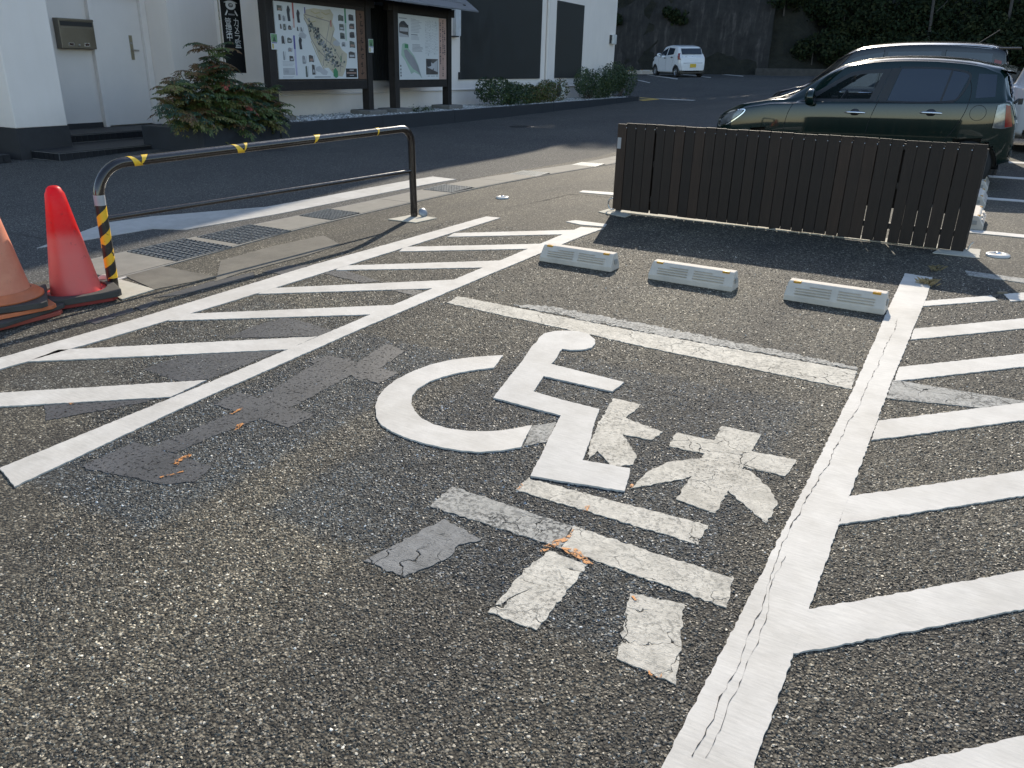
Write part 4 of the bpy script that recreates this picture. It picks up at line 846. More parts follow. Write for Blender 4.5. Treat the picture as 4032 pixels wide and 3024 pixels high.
for (u0, u1, v0, v1) in ((.03, .085, .88, .95), (.04, .065, .76, .84), (.085, .115, .76, .83), (.05, .07, .65, .72), (.085, .115, .64, .72), (.14, .18, .65, .71), (.24, .26, .64, .70), (.28, .31, .63, .70), (.055, .09, .46, .57), (.12, .17, .48, .55), (.12, .165, .36, .42), (.06, .08, .25, .37), (.13, .18, .24, .31), (.28, .32, .21, .32), (.36, .42, .23, .33), (.31, .335, .03, .18), (.39, .43, .06, .20), (.76, .83, .82, .91), (.77, .835, .69, .78), (.775, .84, .57, .66), (.79, .84, .46, .53), (.90, .97, .84, .93), (.905, .975, .72, .80), (.905, .975, .60, .68), (.90, .975, .45, .55), (.88, .97, .30, .40)):
    pl([(u0, v0), (u0 + (u1 - u0) * .4, v0 + rr.uniform(-.01, .01)), (u1, v0), (u1 - rr.uniform(0, .01), v1 - rr.uniform(0, .02)), (u0 + (u1 - u0) * .3, v1), (u0, v1 - rr.uniform(0, .02))], rr.choice(['photoa', 'photob', 'photoa', 'grey']), 1)
    rc(u0 + .012, u1 - .012, v0 + (v1 - v0) * .2, v0 + (v1 - v0) * .5, rr.choice(['dark', 'lgrey', 'photob', 'tan']), 2); rc(u1 + .006, u1 + .009, v0 + .01, v1 - .005, 'grey', 1)
for (u, v, h) in ((.155, .76, .20), (.265, .75, .17), (.27, .40, .17)):   # standing figures in the print
    pl([(u - .012, v), (u + .018, v), (u + .012, v + h * .5), (u + .02, v + h * .75), (u + .004, v + h), (u - .008, v + h * .97), (u - .02, v + h * .7)], 'dark', 2)
textlines(rc, .05, .19, .17, .24, 4, 'lgrey'); rc(.05, .18, .06, .145, 'grey'); rc(.054, .176, .066, .139, 'lgrey', 1); textlines(rc, .06, .12, .075, .13, 3, 'grey', 2); textlines(rc, .04, .2, .01, .045, 2, 'lgrey')
rc(.83, .985, .02, .15, 'black', 1); rc(.84, .975, .075, .095, 'tan', 2); rc(.88, .94, .12, .133, 'lgrey', 2); rc(.88, .94, .045, .055, 'lgrey', 2); rc(.415, .62, .02, .035, 'grey', 1)
pr.build(p1)
# second board
n2 = board('roofed timber notice board with the old town history panel', 4.54, 6.80, 4.62, 6.64, .938, 2.258, (4.0, 7.25), .52)
p2 = panel(n2, 4.54, 4.62, 6.64, .938, 2.258); pr, pl, rc = PR(p2, n2, 4.62, 6.64, .938, 2.258, 4.54)
rc(.835, .998, .002, .998, 'pink')
for u, v0, v1 in ((.868, .25, .93), (.925, .05, .97), (.965, .42, .85)):
    v = v1
    while v > v0: h = rr.uniform(.018, .03); rc(u - rr.uniform(.008, .014), u + rr.uniform(.008, .014), v - h, v, rr.choice(['black', 'tan', 'dark']), 1); v -= h + rr.uniform(.008, .016)
rc(.02, .20, .655, .845, 'photoa', 0); pl([(.02, .845), (.10, .845), (.20, .80), (.20, .83), (.12, .90), (.06, .89)], 'dark', 1); rc(.03, .19, .74, .80, 'lgrey', 1); pl([(.02, .655), (.2, .655), (.18, .69), (.10, .70), (.02, .72)], 'lgrey', 2)
rc(.55, .81, .08, .335, 'photoa'); pl([(.57, .20), (.80, .12), (.80, .32), (.70, .26), (.62, .30)], 'lgrey', 1); pl([(.57, .30), (.66, .33), (.66, .22), (.58, .2)], 'dark', 2); pl([(.66, .14), (.72, .19), (.70, .10)], 'photoa', 2)
pl([(.07, .55), (.13, .57), (.18, .55), (.2, .48), (.30, .38), (.38, .24), (.46, .02), (.40, .08), (.30, .12), (.24, .09), (.20, .16), (.12, .30), (.05, .38), (.06, .48)], 'greenl'); pl([(.10, .46), (.16, .47), (.30, .35), (.38, .22), (.455, .03), (.38, .12), (.28, .17), (.2, .25), (.12, .36)], 'grey', 1); rc(.12, .19, .49, .55, 'green', 1)
rc(.02, .17, .93, .945, 'grey'); textlines(rc, .25, .47, .73, .93, 9, 'lgrey'); textlines(rc, .25, .42, .62, .70, 5, 'lgrey'); textlines(rc, .27, .5, .44, .56, 6, 'grey'); rc(.25, .35, .935, .942, 'grey'); rc(.25, .38, .70, .708, 'dark')
for u in (.55, .575, .60, .63, .66, .70, .73, .76, .79): 
    v = rr.uniform(.9, .95)
    while v > .42: h = rr.uniform(.01, .04); rc(u - .004, u + .005, v - h, v, rr.choice(['lgrey', 'grey', 'lgrey']), 1); v -= h + rr.uniform(.005, .03)
for v in (.20, .145, .095, .05): rc(.025, .045, v, v + .03, 'dark')
rc(.58, .63, .05, .062, 'grey'); rc(.65, .74, .05, .062, 'grey'); rc(.76, .81, .05, .062, 'grey')
pr.build(p2)
def sticker(label, b, a0, a1, c0, c1):
    t = thing('pamphlet_holder', label, 'pamphlet', M=bf(b, (a0 + a1) / 2, c0), group='small green pamphlets'); w_ = (a1 - a0) / 2; h = c1 - c0
    MB().box(0, .004, -w_, w_, 0, h).build('leaflet', PAPER, t)
    MB().box(.0045, .006, -w_ * .92, w_ * .92, h * .48, h * .97).build('leaflet_picture', mat('leaflet_green', (.16, .30, .15), .5, var=.5, scale=30), t)
    mb = MB(); mb.prism([(-w_ * .5, h * .5), (w_ * .5, h * .5), (w_ * .3, h * .68), (0, h * .85), (-w_ * .3, h * .68)], .0062, .0068, YZ); mb.build('leaflet_picture', mat('leaflet_dark', (.05, .09, .06), .5), t)
    MB().box(.0045, .006, -w_ * .8, w_ * .8, h * .40, h * .455).build('leaflet_text', INK['blue'], t); MB().box(.0045, .006, -w_ * .8, -w_ * .3, h * .05, h * .36).build('leaflet_text', mat('leaflet_yellow', (.5, .4, .12), .5), t)
sticker('small green and white pamphlet on the left post of the map board', -.645, .640, .800, 1.455, 1.71); sticker('small green and white pamphlet on the right post of the map board', -.645, 3.505, 3.665, 1.465, 1.72)

# ------------------------------------------------------------------ shrubs
LEAF = [mat('leaf_%s' % k, c, .5, var=.3, scale=20) for k, c in dict(deep=(.026, .050, .016), mid=(.080, .112, .024), olive=(.145, .132, .032), bronze=(.125, .068, .024), red=(.32, .060, .040), teal=(.024, .058, .030)).items()]
nan = thing('nandina_bush', 'large feathery green and bronze bush in front of the banner', 'bush', M=bf(-.52, -.76, .06))
rn = np.random.default_rng(12); V = []; F = []; MI = []; stems = MB()
stem_tops = [(.0, -.15, 1.25), (.1, .05, 1.05), (-.05, -.75, 1.0), (.15, -1.15, .88), (.2, .45, .85), (.1, -.45, 1.08), (.25, -.9, .66), (.3, -.15, .80), (.35, .6, .62), (.3, -1.35, .62), (.0, -.1, 1.42), (.4, .3, .52), (.4, -.45, .55), (.45, -.75, .42), (.45, .05, .38), (.5, -.2, .30), (.45, .55, .36), (.35, .75, .55), (.2, .8, .75), (.3, .5, .7), (.4, .75, .38), (.4, -1.15, .42), (.2, -.3, .95), (.25, .2, .75)]
def leaflet(p, d, up, L, wd, mi):
    s = np.cross(d, up); s /= np.linalg.norm(s) + 1e-9; o = len(V)
    V.extend([p, p + d * L * .45 + s * wd - up * .006, p + d * L, p + d * L * .45 - s * wd - up * .006]); F.append((o, o + 1, o + 2, o + 3)); MI.append(mi)
for si, (sb, sa, sc) in enumerate(stem_tops):
    base = np.array([rn.uniform(-.1, .12), sa * .35 + rn.uniform(-.1, .1), .12]); top = np.array([sb, sa, sc])
    stems.tube([base, base * .5 + top * .5 + rn.normal(0, .02, 3), top], [.012, .009, .006], 6)
    nf = 24
    for k in range(nf):
        az = k * 2.4 + rn.uniform(-.4, .4); t = rn.uniform(.35, 1.0); o0 = base + (top - base) * t
        el = rn.uniform(-.15, .75); d = np.array([math.cos(az) * math.cos(el) * .9 + .15, math.sin(az) * math.cos(el), math.sin(el)]); d /= np.linalg.norm(d)
        L = rn.uniform(.30, .52); hue = rn.random()
        col = 4 if (si in (7, 1) and hue < .28) else (3 if (sc > .95 and hue < .40) or hue < .12 else 2 if hue < .38 else 5 if hue < .6 else 1 if hue < .85 else 0)
        for q in range(7):
            u = (q + 1.2) / 8.; p = o0 + d * L * u + np.array([0, 0, -.30 * L * u * u]); dd = d + np.array([0, 0, -.6 * u]); dd /= np.linalg.norm(dd)
            up = np.array([0, 0, 1.]) - dd * dd[2]; up /= np.linalg.norm(up) + 1e-9; sd = np.cross(dd, up)
            for sgn in ((-1, 1) if q < 6 else (0,)):
                pd = dd * .55 + sd * sgn * .85 + np.array([0, 0, -.22]); pd /= np.linalg.norm(pd); PL = (.17 - .011 * q) * rn.uniform(.8, 1.15)
                for w_ in range(4):
                    pp = p + pd * PL * (w_ + .6) / 4.2
                    for s2 in ((-1, 1) if w_ < 3 else (0,)):
                        ld = pd * .65 + np.cross(pd, up) * s2 * .75 + rn.normal(0, .12, 3) + np.array([0, 0, -.28]); ld /= np.linalg.norm(ld)
                        leaflet(pp, ld, up + rn.normal(0, .25, 3), rn.uniform(.046, .076), rn.uniform(.009, .0145), col if rn.random() < .85 else int(rn.integers(0, 4)))
me = bpy.data.meshes.new('foliage'); me.from_pydata([tuple(map(float, v)) for v in V], [], F)
for m in LEAF: me.materials.append(m)
me.polygons.foreach_set('material_index', MI); me.update(); obj('foliage', me, nan)
stems.build('stem', mat('nandina_stem', (.14, .09, .05), .8), nan)
def bush(label, b, a, c, rb, ra, rc_, n, cols, seed, lobes=9):
    r = np.random.default_rng(seed); t = thing('clipped_shrub', label, 'shrub', M=bf(b, a, c), group='low shrubs in the gravel bed')
    L = [(np.array([r.uniform(-.5, .5) * rb, r.uniform(-.85, .85) * ra, r.uniform(.25, .62) * rc_]), r.uniform(.30, .48)) for _ in range(lobes)]
    P = []; Q = []
    for k in range(n):
        c0, s = L[r.integers(len(L))]; d = r.normal(0, 1, 3); d /= np.linalg.norm(d); rr_ = r.uniform(.55, 1.08) ** .5
        p = c0 + d * np.array([rb, ra * .7, rc_]) * s * rr_ * 1.15
        if p[2] < .0: p[2] = abs(p[2]) * .4
        P.append(p); Q.append(d)
    leaf_mesh(P, Q, .060, 'foliage', LEAF, t, .5, r.choice(cols, n), .6, r)
    st = MB()
    for k in range(5): st.tube([(0, r.uniform(-.3, .3) * ra, 0), (r.uniform(-.2, .2) * rb, r.uniform(-.6, .6) * ra, rc_ * .5)], [.02, .01], 6)
    st.build('stem', mat('shrub_stem', (.07, .05, .035), .9), t); return t
bush('rounded dark green shrub beside the history board', -.62, 9.75, .22, .46, 1.75, .74, 6000, [0, 0, 1, 5], 21)
bush('loose shrub with reddish tips in front of the air conditioner', -.55, 12.2, .22, .42, 1.55, .66, 4600, [0, 1, 1, 3, 2], 22)
bush('large dark green shrub at the building corner', -.55, 16.3, .30, .50, 1.9, .95, 6500, [0, 0, 1, 5], 23, 11)
bush('last dark green shrub at the end of the planter', -.55, 18.9, .30, .52, 1.9, 1.15, 7000, [0, 0, 0, 1, 5], 24, 9)
for k, (b, a) in enumerate(((-.45, 4.95), (-.35, 5.25))):
    r = np.random.default_rng(60 + k); t = thing('ground_plant', ('small low plant between the gravel and the history board post', 'small leafy weed in the gravel under the history panel')[k], 'plant', M=bf(b, a, .27)); P = r.normal(0, 1, (220, 3)) * np.array([.07, .10, .035]) + np.array([0, 0, .05]); leaf_mesh(P, np.tile([0, 0, 1.], (220, 1)), .035, 'foliage', LEAF, t, .6, r.choice([0, 1], 220))
# air conditioner
ac = thing('air_conditioner', 'white outdoor air conditioner unit between the shrubs', 'air conditioner', M=bf(-.92, 13.95, .25))
ACW = mat('air_conditioner_white', (.62, .62, .59), .5, var=.04)
MB().box(-.15, .15, -.40, .40, .03, .60).build('casing', ACW, ac, .012)
MB().box(-.1, .1, -.36, -.28, -.02, .03).build('foot', mat('dark_trim', (.03, .032, .034), .5), ac); MB().box(-.1, .1, .28, .36, -.02, .03).build('foot', mat('dark_trim', (.03, .032, .034), .5), ac)
g = MB()
for r_ in (.06, .11, .16, .205): g.tube([(.158, -.1 + r_ * math.cos(t), .32 + r_ * math.sin(t)) for t in np.linspace(0, 6.283, 25)[:-1]], .005, 5, closed=True)
g.build('fan_grille', mat('grille_dark', (.12, .12, .12), .5), ac)
MB().lathe([(.20, 0), (.19, .003), (0, .003)], 24, Matrix.Translation((.1502, -.1, .32)) @ Matrix.Rotation(rad(90), 4, 'Y')).build('fan_opening', mat('fan_dark', (.03, .03, .03), .6), ac)
for k in range(3):
    for q in range(2): MB().box(-.1 + q * .11, -.01 + q * .11, -.4065, -.400, .50 - k * .07, .55 - k * .07).build('side_vent', mat('fan_dark', (.03, .03, .03), .6), ac)

# ------------------------------------------------------------------ cars
def paintwork(name, col, metal=.0, rough=.22):
    q = N(name); p = q.obj(); f = q.noise(p, 3, 3)
    fl = q.noise(p, 900, 1)
    q.set(Base_Color=q.mix(q.math('MULTIPLY', fl, .25), q.ramp(f, [(.3, tuple(c * .95 for c in col)), (.7, tuple(c * 1.05 for c in col))]), tuple(min(1, c * 1.6) for c in col)), Roughness=rough, Metallic=metal)
    q.p.inputs['Specular IOR Level'].default_value = .1; q.p.inputs['Coat Weight'].default_value = 1.; q.p.inputs['Coat Roughness'].default_value = .04; return q.m
def glass_mat(name, tint, alpha):
    q = N(name); q.set(Base_Color=tint, Roughness=.03); q.p.inputs['Specular IOR Level'].default_value = .6
    if alpha < 1: q.alpha(q.math('MULTIPLY', 1., alpha))
    MT[name] = q.m; return q.m
DGLASS = glass_mat('dark_tinted_glass', (.024, .033, .048), 1.); CGLASS = glass_mat('clear_car_glass', (.02, .03, .028), .14)
BLK = mat('black_plastic', (.014, .014, .015), .4, var=.2); RUBT = mat('tyre_rubber', (.018, .018, .018), .8, var=.2, scale=30); ALU = mat('wheel_silver', (.42, .43, .44), .3, .8)
CHR = mat('chrome', (.70, .71, .72), .08, 1., var=.02); LAMPC = mat('headlamp_clear', (.17, .185, .20), .08, .5, var=.3, scale=25); LAMPR = mat('tail_red', (.20, .010, .012), .12, var=.2); SEAM = mat('door_gap', (.004, .004, .005), .8); SEATM = mat('seat_fabric', (.16, .16, .165), .9)
def catmull(P, n):
    P = [np.array(p, float) for p in P]; out = []
    for i in range(len(P) - 1):
        p0, p1, p2, p3 = P[max(i - 1, 0)], P[i], P[i + 1], P[min(i + 2, len(P) - 1)]
        for t in np.linspace(0, 1, n, endpoint=False):
            out.append(.5 * ((2 * p1) + (-p0 + p2) * t + (2 * p0 - 5 * p1 + 4 * p2 - p3) * t * t + (-p0 + 3 * p1 - 3 * p2 + p3) * t ** 3))
    out.append(P[-1]); return np.array(out)
class Car:
    def __init__(s, root, top, half, belt, bottom, L, H, col, wheels, wr, tumble=.80):
        s.root = root; s.L = L; s.H = H; s.col = col; s.tx = catmull(top, 8); s.hx = catmull(half, 8); s.belt = belt; s.bot = bottom; s.wheels = wheels; s.wr = wr; s.tumble = tumble
    def zt(s, x): return float(np.interp(x, s.tx[:, 0], s.tx[:, 1]))
    def hw(s, x): return float(np.interp(x, s.hx[:, 0], s.hx[:, 1]))
    def sec(s, x):
        zt, w_, zb = s.zt(x), s.hw(x), float(np.interp(x, [p[0] for p in s.bot], [p[1] for p in s.bot])); be = float(np.interp(x, [p[0] for p in s.belt], [p[1] for p in s.belt]))
        sh = min(be, zt - .05); k = min(1, max(0, (zt - be) / (s.H - be)))
        tw = w_ * (.93 + (s.tumble - .93) * k); zr = sh + (zt - .085 - sh) * max(0, min(1, k * 1.15)) + .02 * (1 - k)
        P = [(w_ * .88, zb), (w_ * .965, zb + .05), (w_ * .99, zb + .16), (w_ * 1.0, zb + (sh - zb) * .55), (w_ * .992, zb + (sh - zb) * .80), (w_ * .975, sh - .015), (w_ * .955, sh + .012 * k), (tw * (1 + .02 * k), max(zr - .02, sh + .018)), (tw * .955, max(zr + .035, sh + .03)), (tw * .80, zt - .018), (tw * .4, zt - .004), (0, zt)]
        return catmull(P, 5)
    def yz(s, x, z):
        S = s.sec(x); j = int(np.argmax(S[:, 1])); 
        return float(np.interp(z, np.maximum.accumulate(S[:, 1]), S[:, 0]))
    def pt(s, x, z, side, off=.004): return (x, side * (s.yz(x, z) + off), z)
    def body(s, holes, screen=None):
        m = MB(); X = np.unique(np.concatenate([np.linspace(0, s.L, 110), np.linspace(0, .25, 14), np.linspace(s.L - .25, s.L, 14)])); S = [s.sec(x) for x in X]; n = len(S[0])
        for side in (-1, 1):
            vs = [(x, side * p[0], p[1]) for x, q in zip(X, S) for p in q]; fs = []
            for i in range(len(X) - 1):
                for j in range(n - 1):
                    c = ((X[i] + X[i + 1]) / 2, (S[i][j][1] + S[i + 1][j + 1][1]) / 2)
                    if any(math.hypot(c[0] - wx, c[1] - s.wr) < s.wr + .045 and j < 32 for wx in s.wheels): continue
                    if j < 40 and any(inpoly(c, h) for h in holes): continue
                    if screen and j >= 46 and screen[0] < c[0] < screen[1]: continue
                    fs.append((i * n + j, (i + 1) * n + j, (i + 1) * n + j + 1, i * n + j + 1))
            m.add(vs, fs, True)
        for i in (0, len(X) - 1):
            q = S[i]; vs = [(X[i], p[0], p[1]) for p in q] + [(X[i], -p[0], p[1]) for p in q[::-1]]; m.add(vs, [tuple(range(len(vs)))])
        o = m.build('body', s.col, s.root)
        fl = MB(); fl.box(.1, s.L - .1, -s.hw(1.) * .86, s.hw(1.) * .86, s.bot[1][1] - .01, s.bot[1][1] + .06); fl.build('underbody', BLK, s.root)
        for wx in s.wheels:
            for side in (-1, 1):
                w_ = s.hw(wx); R_ = s.wr + .05; a = MB()
                a.grid(lambda t, y: (wx + R_ * math.cos(t), side * y, s.wr + R_ * math.sin(t)), np.linspace(-.35, math.pi + .35, 20), [w_ * .985, w_ - .30]); a.box(wx - R_, wx + R_, side * (w_ - .31) - .005, side * (w_ - .31) + .005, s.wr - .1, s.wr + R_); a.build('wheel_arch', BLK, s.root)
        return o
    def pane(s, name, lo, hi, x0, x1, side, m, off=.004, n=14, parent=None, rows=6):
        g = MB(); lo, hi = catmull(lo, 6), catmull(hi, 6)
        def fn(u, v):
            xl = np.interp(u, np.linspace(0, 1, len(lo)), lo[:, 0]); zl = np.interp(u, np.linspace(0, 1, len(lo)), lo[:, 1]); xh = np.interp(u, np.linspace(0, 1, len(hi)), hi[:, 0]); zh = np.interp(u, np.linspace(0, 1, len(hi)), hi[:, 1])
            x, z = xl + (xh - xl) * v, zl + (zh - zl) * v; return s.pt(float(x), float(z), side, off)
        g.grid(fn, np.linspace(0, 1, n), np.linspace(0, 1, rows)); return g.build(name, m, parent or s.root)
    def line(s, name, pts, side, wd=.008, m=None, off=.0015):
        g = MB(); P = catmull(pts, 8); vs = []
        for i, (x, z) in enumerate(P):
            d = P[min(i + 1, len(P) - 1)] - P[max(i - 1, 0)]; d = d / (np.linalg.norm(d) + 1e-9); nx, nz = -d[1] * wd / 2, d[0] * wd / 2
            vs += [s.pt(x + nx, z + nz, side, off), s.pt(x - nx, z - nz, side, off)]
        g.add(vs, [(2 * i, 2 * i + 1, 2 * i + 3, 2 * i + 2) for i in range(len(P) - 1)]); return g.build(name, m or SEAM, s.root)
    def wheel(s, wx, side, spokes=7):
        w_ = s.hw(wx); R_ = s.wr; t = obj('wheel', None, s.root); t.location = (wx, side * (w_ - .10), R_); MR = Matrix.Rotation(rad(90) * -side, 4, 'X')
        MB().lathe([(R_ * .62, -.09), (R_ * .93, -.085), (R_, -.06), (R_, .06), (R_ * .93, .085), (R_ * .64, .09), (R_ * .62, .07), (R_ * .62, -.09)], 36, MR).build('tyre', RUBT, t)
        rm = MB(); rm.lathe([(R_ * .62, .075), (R_ * .57, .06), (R_ * .55, .02), (0, .02)], 30, MR)
        for k in range(spokes):
            Q = MR @ Matrix.Rotation(k * 2 * math.pi / spokes, 4, 'Z'); rm.box(.02, R_ * .57, -.022, .022, .03, .062, Q)
        rm.lathe([(.05, .02), (.05, .07), (0, .075)], 14, MR); rm.build('rim', ALU, t); return t
    def end_patch(s, name, rear, y0, y1, z0, z1, m, off=.01, parent=None, nn=8, th=0):
        """panel that wraps the front or rear end, found by marching along x"""
        g = MB()
        xs_ = np.linspace(0, s.L, 240)
        def fx(y, z):
            R_ = xs_ if not rear else xs_[::-1]
            for x in R_:
                if z < s.zt(x) - .0 and abs(y) <= s.yz(x, z): return x
            return s.L / 2
        g.grid(lambda u, v: (fx(y0 + (y1 - y0) * u, z0 + (z1 - z0) * v) + (off if rear else -off), y0 + (y1 - y0) * u, z0 + (z1 - z0) * v), np.linspace(0, 1, nn), np.linspace(0, 1, nn)); return g.build(name, m, parent or s.root)
    def mirror(s, x, z, side):
        y = s.yz(x, z); t = MB(); c = Vector((x, side * (y + .11), z + .03))
        t.lathe([(.0, -.055), (.05, -.05), (.085, -.03), (.095, .0), (.09, .04), (.075, .06), (.0, .062)], 18, Matrix.Translation(c) @ Matrix.Diagonal((1.0, 1.35, 1.1, 1)) @ Matrix.Rotation(rad(90), 4, 'Y'))
        o = t.build('mirror', s.col, s.root); MB().cbox((x + .02, side * (y + .02), z - .045), (.09, .10, .035)).build('mirror_arm', BLK, o, .008)
        MB().lathe([(.078, 0), (0, .002)], 16, Matrix.Translation(c + Vector((.064, 0, 0))) @ Matrix.Diagonal((1, 1.1, .8, 1)) @ Matrix.Rotation(rad(90), 4, 'Y')).build('mirror_glass', CHR, o)
    def handle(s, x, z, side, m=None):
        cup = MB(); cup.lathe([(.06, -.01), (.05, .002), (0, .003)], 18, Matrix.Translation((x, side * (s.yz(x, z) + .001), z)) @ Matrix.Diagonal((1.1, 1, .8, 1)) @ Matrix.Rotation(rad(-90) * side, 4, 'X')); c = cup.build('handle_cup', BLK, s.root)
        y = s.yz(x, z); h = MB(); h.tube([(x - .115, side * (y + .005), z), (x - .08, side * (y + .030), z + .002), (x, side * (y + .034), z + .003), (x + .09, side * (y + .03), z + .001), (x + .12, side * (y + .006), z - .002)], [.010, .0145, .0145, .014, .010], 8); h.build('door_handle', m or CHR, s.root)
def inpoly(p, P):
    c = False; j = len(P) - 1
    for i in range(len(P)):
        if (P[i][1] > p[1]) != (P[j][1] > p[1]) and p[0] < (P[j][0] - P[i][0]) * (p[1] - P[i][1]) / (P[j][1] - P[i][1]) + P[i][0]: c = not c
        j = i
    return c
def seats(root, xs_, z0, w_):
    for x in xs_:
        for y in (-w_, w_):
            s = MB(); s.cbox((x - .12, y, z0), (.50, .48, .16)); s.cbox((x + .20, y, z0 + .32), (.14, .46, .62), Matrix.Translation((x + .2, y, z0)) @ Matrix.Rotation(rad(14), 4, 'Y') @ Matrix.Translation((-x - .2, -y, -z0))); s.cbox((x + .33, y, z0 + .72), (.09, .25, .17)); s.build('seat', SEATM, root, .03)

# dark green compact, nose to the left
GX0, GY, GW = -3.545, 12.10, .832
GREEN = paintwork('dark_green_paint', (.0010, .0115, .0098))
gc = thing('green_hatchback', 'dark green compact hatchback parked behind the slat fence', 'car', (GX0, GY, zg(-2, 12.0) - .005))
gtop = [(0, .60), (.04, .70), (.16, .80), (.40, .905), (.70, .965), (.92, 1.01), (1.08, 1.10), (1.35, 1.28), (1.58, 1.415), (1.80, 1.475), (2.15, 1.512), (2.60, 1.515), (3.0, 1.485), (3.28, 1.43), (3.40, 1.395), (3.46, 1.28), (3.52, 1.10), (3.58, .95), (3.63, .80), (3.65, .60)]
ghalf = [(0, .50), (.05, .62), (.15, .715), (.35, .79), (.7, .825), (1.3, .832), (2.6, .832), (3.1, .815), (3.4, .775), (3.55, .71), (3.62, .64), (3.65, .56)]
G1 = Car(gc, gtop, ghalf, [(0, .9), (.9, .935), (1.5, .965), (2.6, 1.0), (3.65, 1.03)], [(0, .26), (.4, .20), (2.9, .20), (3.3, .24), (3.65, .34)], 3.65, 1.515, GREEN, (.70, 3.19), .29, .79)
FW = [(1.32, .985), (2.02, 1.0), (2.13, 1.29), (1.95, 1.335), (1.72, 1.29), (1.50, 1.16)]
G1.body([FW], (1.06, 1.52))
for side in (-1, 1):
    fl, fh = [(1.17, .98), (1.55, .99), (2.08, 1.0)], [(1.20, 1.0), (1.62, 1.26), (1.80, 1.345), (2.19, 1.375)]
    # frame ring round the front glass, clear pane inside
    il, ih = [(1.33, 1.01), (1.6, 1.015), (2.0, 1.025)], [(1.40, 1.06), (1.66, 1.235), (1.82, 1.30), (2.10, 1.325)]
    ring = MB()
    a, b = catmull(fl, 8), catmull(fh, 8); c, d = catmull(il, 8), catmull(ih, 8); f_ = lambda P, u: (float(np.interp(u, np.linspace(0, 1, len(P)), P[:, 0])), float(np.interp(u, np.linspace(0, 1, len(P)), P[:, 1])))
    def loop(lo, hi): return [f_(lo, u) for u in np.linspace(0, 1, 14)] + [f_(hi, u) for u in np.linspace(1, 0, 20)]
    o1, i1 = loop(a, b), loop(c, d); n = len(o1)
    ring.add([G1.pt(x, z, side, .004) for x, z in o1] + [G1.pt(x, z, side, .003) for x, z in i1], [(k, (k + 1) % n, n + (k + 1) % n, n + k) for k in range(n)]); ring.build('window_frame', BLK, gc)
    G1.pane('front_window', il, ih, 0, 0, side, CGLASS, .002)
    G1.pane('pillar_cover', [(2.09, 1.0), (2.20, 1.0)], [(2.195, 1.378), (2.30, 1.388)], 0, 0, side, BLK, .003)
    G1.pane('rear_window', [(2.21, 1.0), (2.60, 1.0), (2.96, 1.03)], [(2.305, 1.385), (2.65, 1.385), (3.06, 1.33)], 0, 0, side, DGLASS, .0045, 20)
    for P in ([(1.02, .22), (1.0, .5), (1.03, .80), (1.10, .965)], [(2.05, .22), (2.02, .6), (2.10, .97), (2.28, 1.40)], [(2.86, .50), (2.97, .65), (3.08, .90), (3.10, 1.15), (3.02, 1.36)]): G1.line('door_seam', P, side, .007)
    G1.line('window_sill_trim', [(1.15, .975), (1.6, .985), (2.2, .993), (2.95, 1.01)], side, .010, BLK, .005)
    G1.line('body_crease', [(1.0, .80), (1.6, .815), (2.3, .83), (2.9, .85)], side, .010, GREEN, .004); G1.line('body_crease', [(1.0, .50), (1.6, .50), (2.5, .51), (2.75, .53)], side, .022, GREEN, .006)
    G1.line('window_surround', [(2.21, 1.0), (2.60, 1.0), (2.90, 1.02), (2.985, 1.07), (3.05, 1.22), (3.04, 1.33), (2.85, 1.375), (2.6, 1.388), (2.305, 1.388)], side, .022, BLK, .0055); G1.line('window_divider', [(2.80, 1.01), (2.83, 1.18), (2.86, 1.375)], side, .022, BLK, .0056)
    G1.handle(1.86, .86, side); G1.handle(2.72, .885, side); G1.mirror(1.30, 1.0, side)
    hl = MB(); hl.grid(lambda u, v: (.14 + .30 * v + .012 * math.cos(3.14 * u) , side * (G1.hw(.14 + .30 * v) * .985 - .10 * (1 - u) * (1 - .6 * v)), .60 + .245 * v + .05 * (u - .5) * math.sin(3.14 * v)), np.linspace(0, 1, 8), np.linspace(0, 1, 12))
    G1.pane('headlight', [(.10, .62), (.22, .66), (.42, .80)], [(.12, .70), (.24, .795), (.44, .845)], 0, 0, side, LAMPC, .008); G1.line('headlight_trim', [(.09, .61), (.24, .655), (.43, .79), (.45, .85), (.25, .81), (.11, .71), (.09, .61)], side, .014, CHR, .011)
    tl = G1.pane('taillight', [(3.40, .74), (3.50, .73), (3.585, .75)], [(3.405, .99), (3.47, 1.01), (3.525, 1.0)], 0, 0, side, LAMPC, .014); G1.pane('red_lens', [(3.525, .745), (3.60, .755)], [(3.49, .995), (3.535, .985)], 0, 0, side, LAMPR, .018, parent=tl)
    G1.line('fuel_lid', [(3.22 + .085 * math.cos(t), .90 + .085 * math.sin(t)) for t in np.linspace(0, 6.283, 13)], side, .005)
    G1.pane('quarter_panel_glass', [(3.16, 1.06), (3.36, 1.08)], [(3.14, 1.33), (3.33, 1.32)], 0, 0, side, DGLASS, .003)
    G1.line('roof_gutter', [(1.45, 1.36), (1.75, 1.435), (2.2, 1.468), (2.7, 1.468), (3.1, 1.43)], side, .008, BLK, .004)
    for wx in (.70, 3.19): G1.wheel(wx, side)
for y0, y1 in ((-.55, .55),): 
    G1.end_patch('rear_glass', True, y0, y1, 1.05, 1.33, DGLASS, .02, nn=14); G1.end_patch('bumper_strip', True, -.62, .62, .40, .47, BLK, .01); G1.end_patch('rear_plate', True, -.165, .165, .66, .82, mat('number_plate_white', (.65, .65, .62), .5), .012); G1.end_patch('grille', False, -.45, .45, .36, .50, BLK, .008)
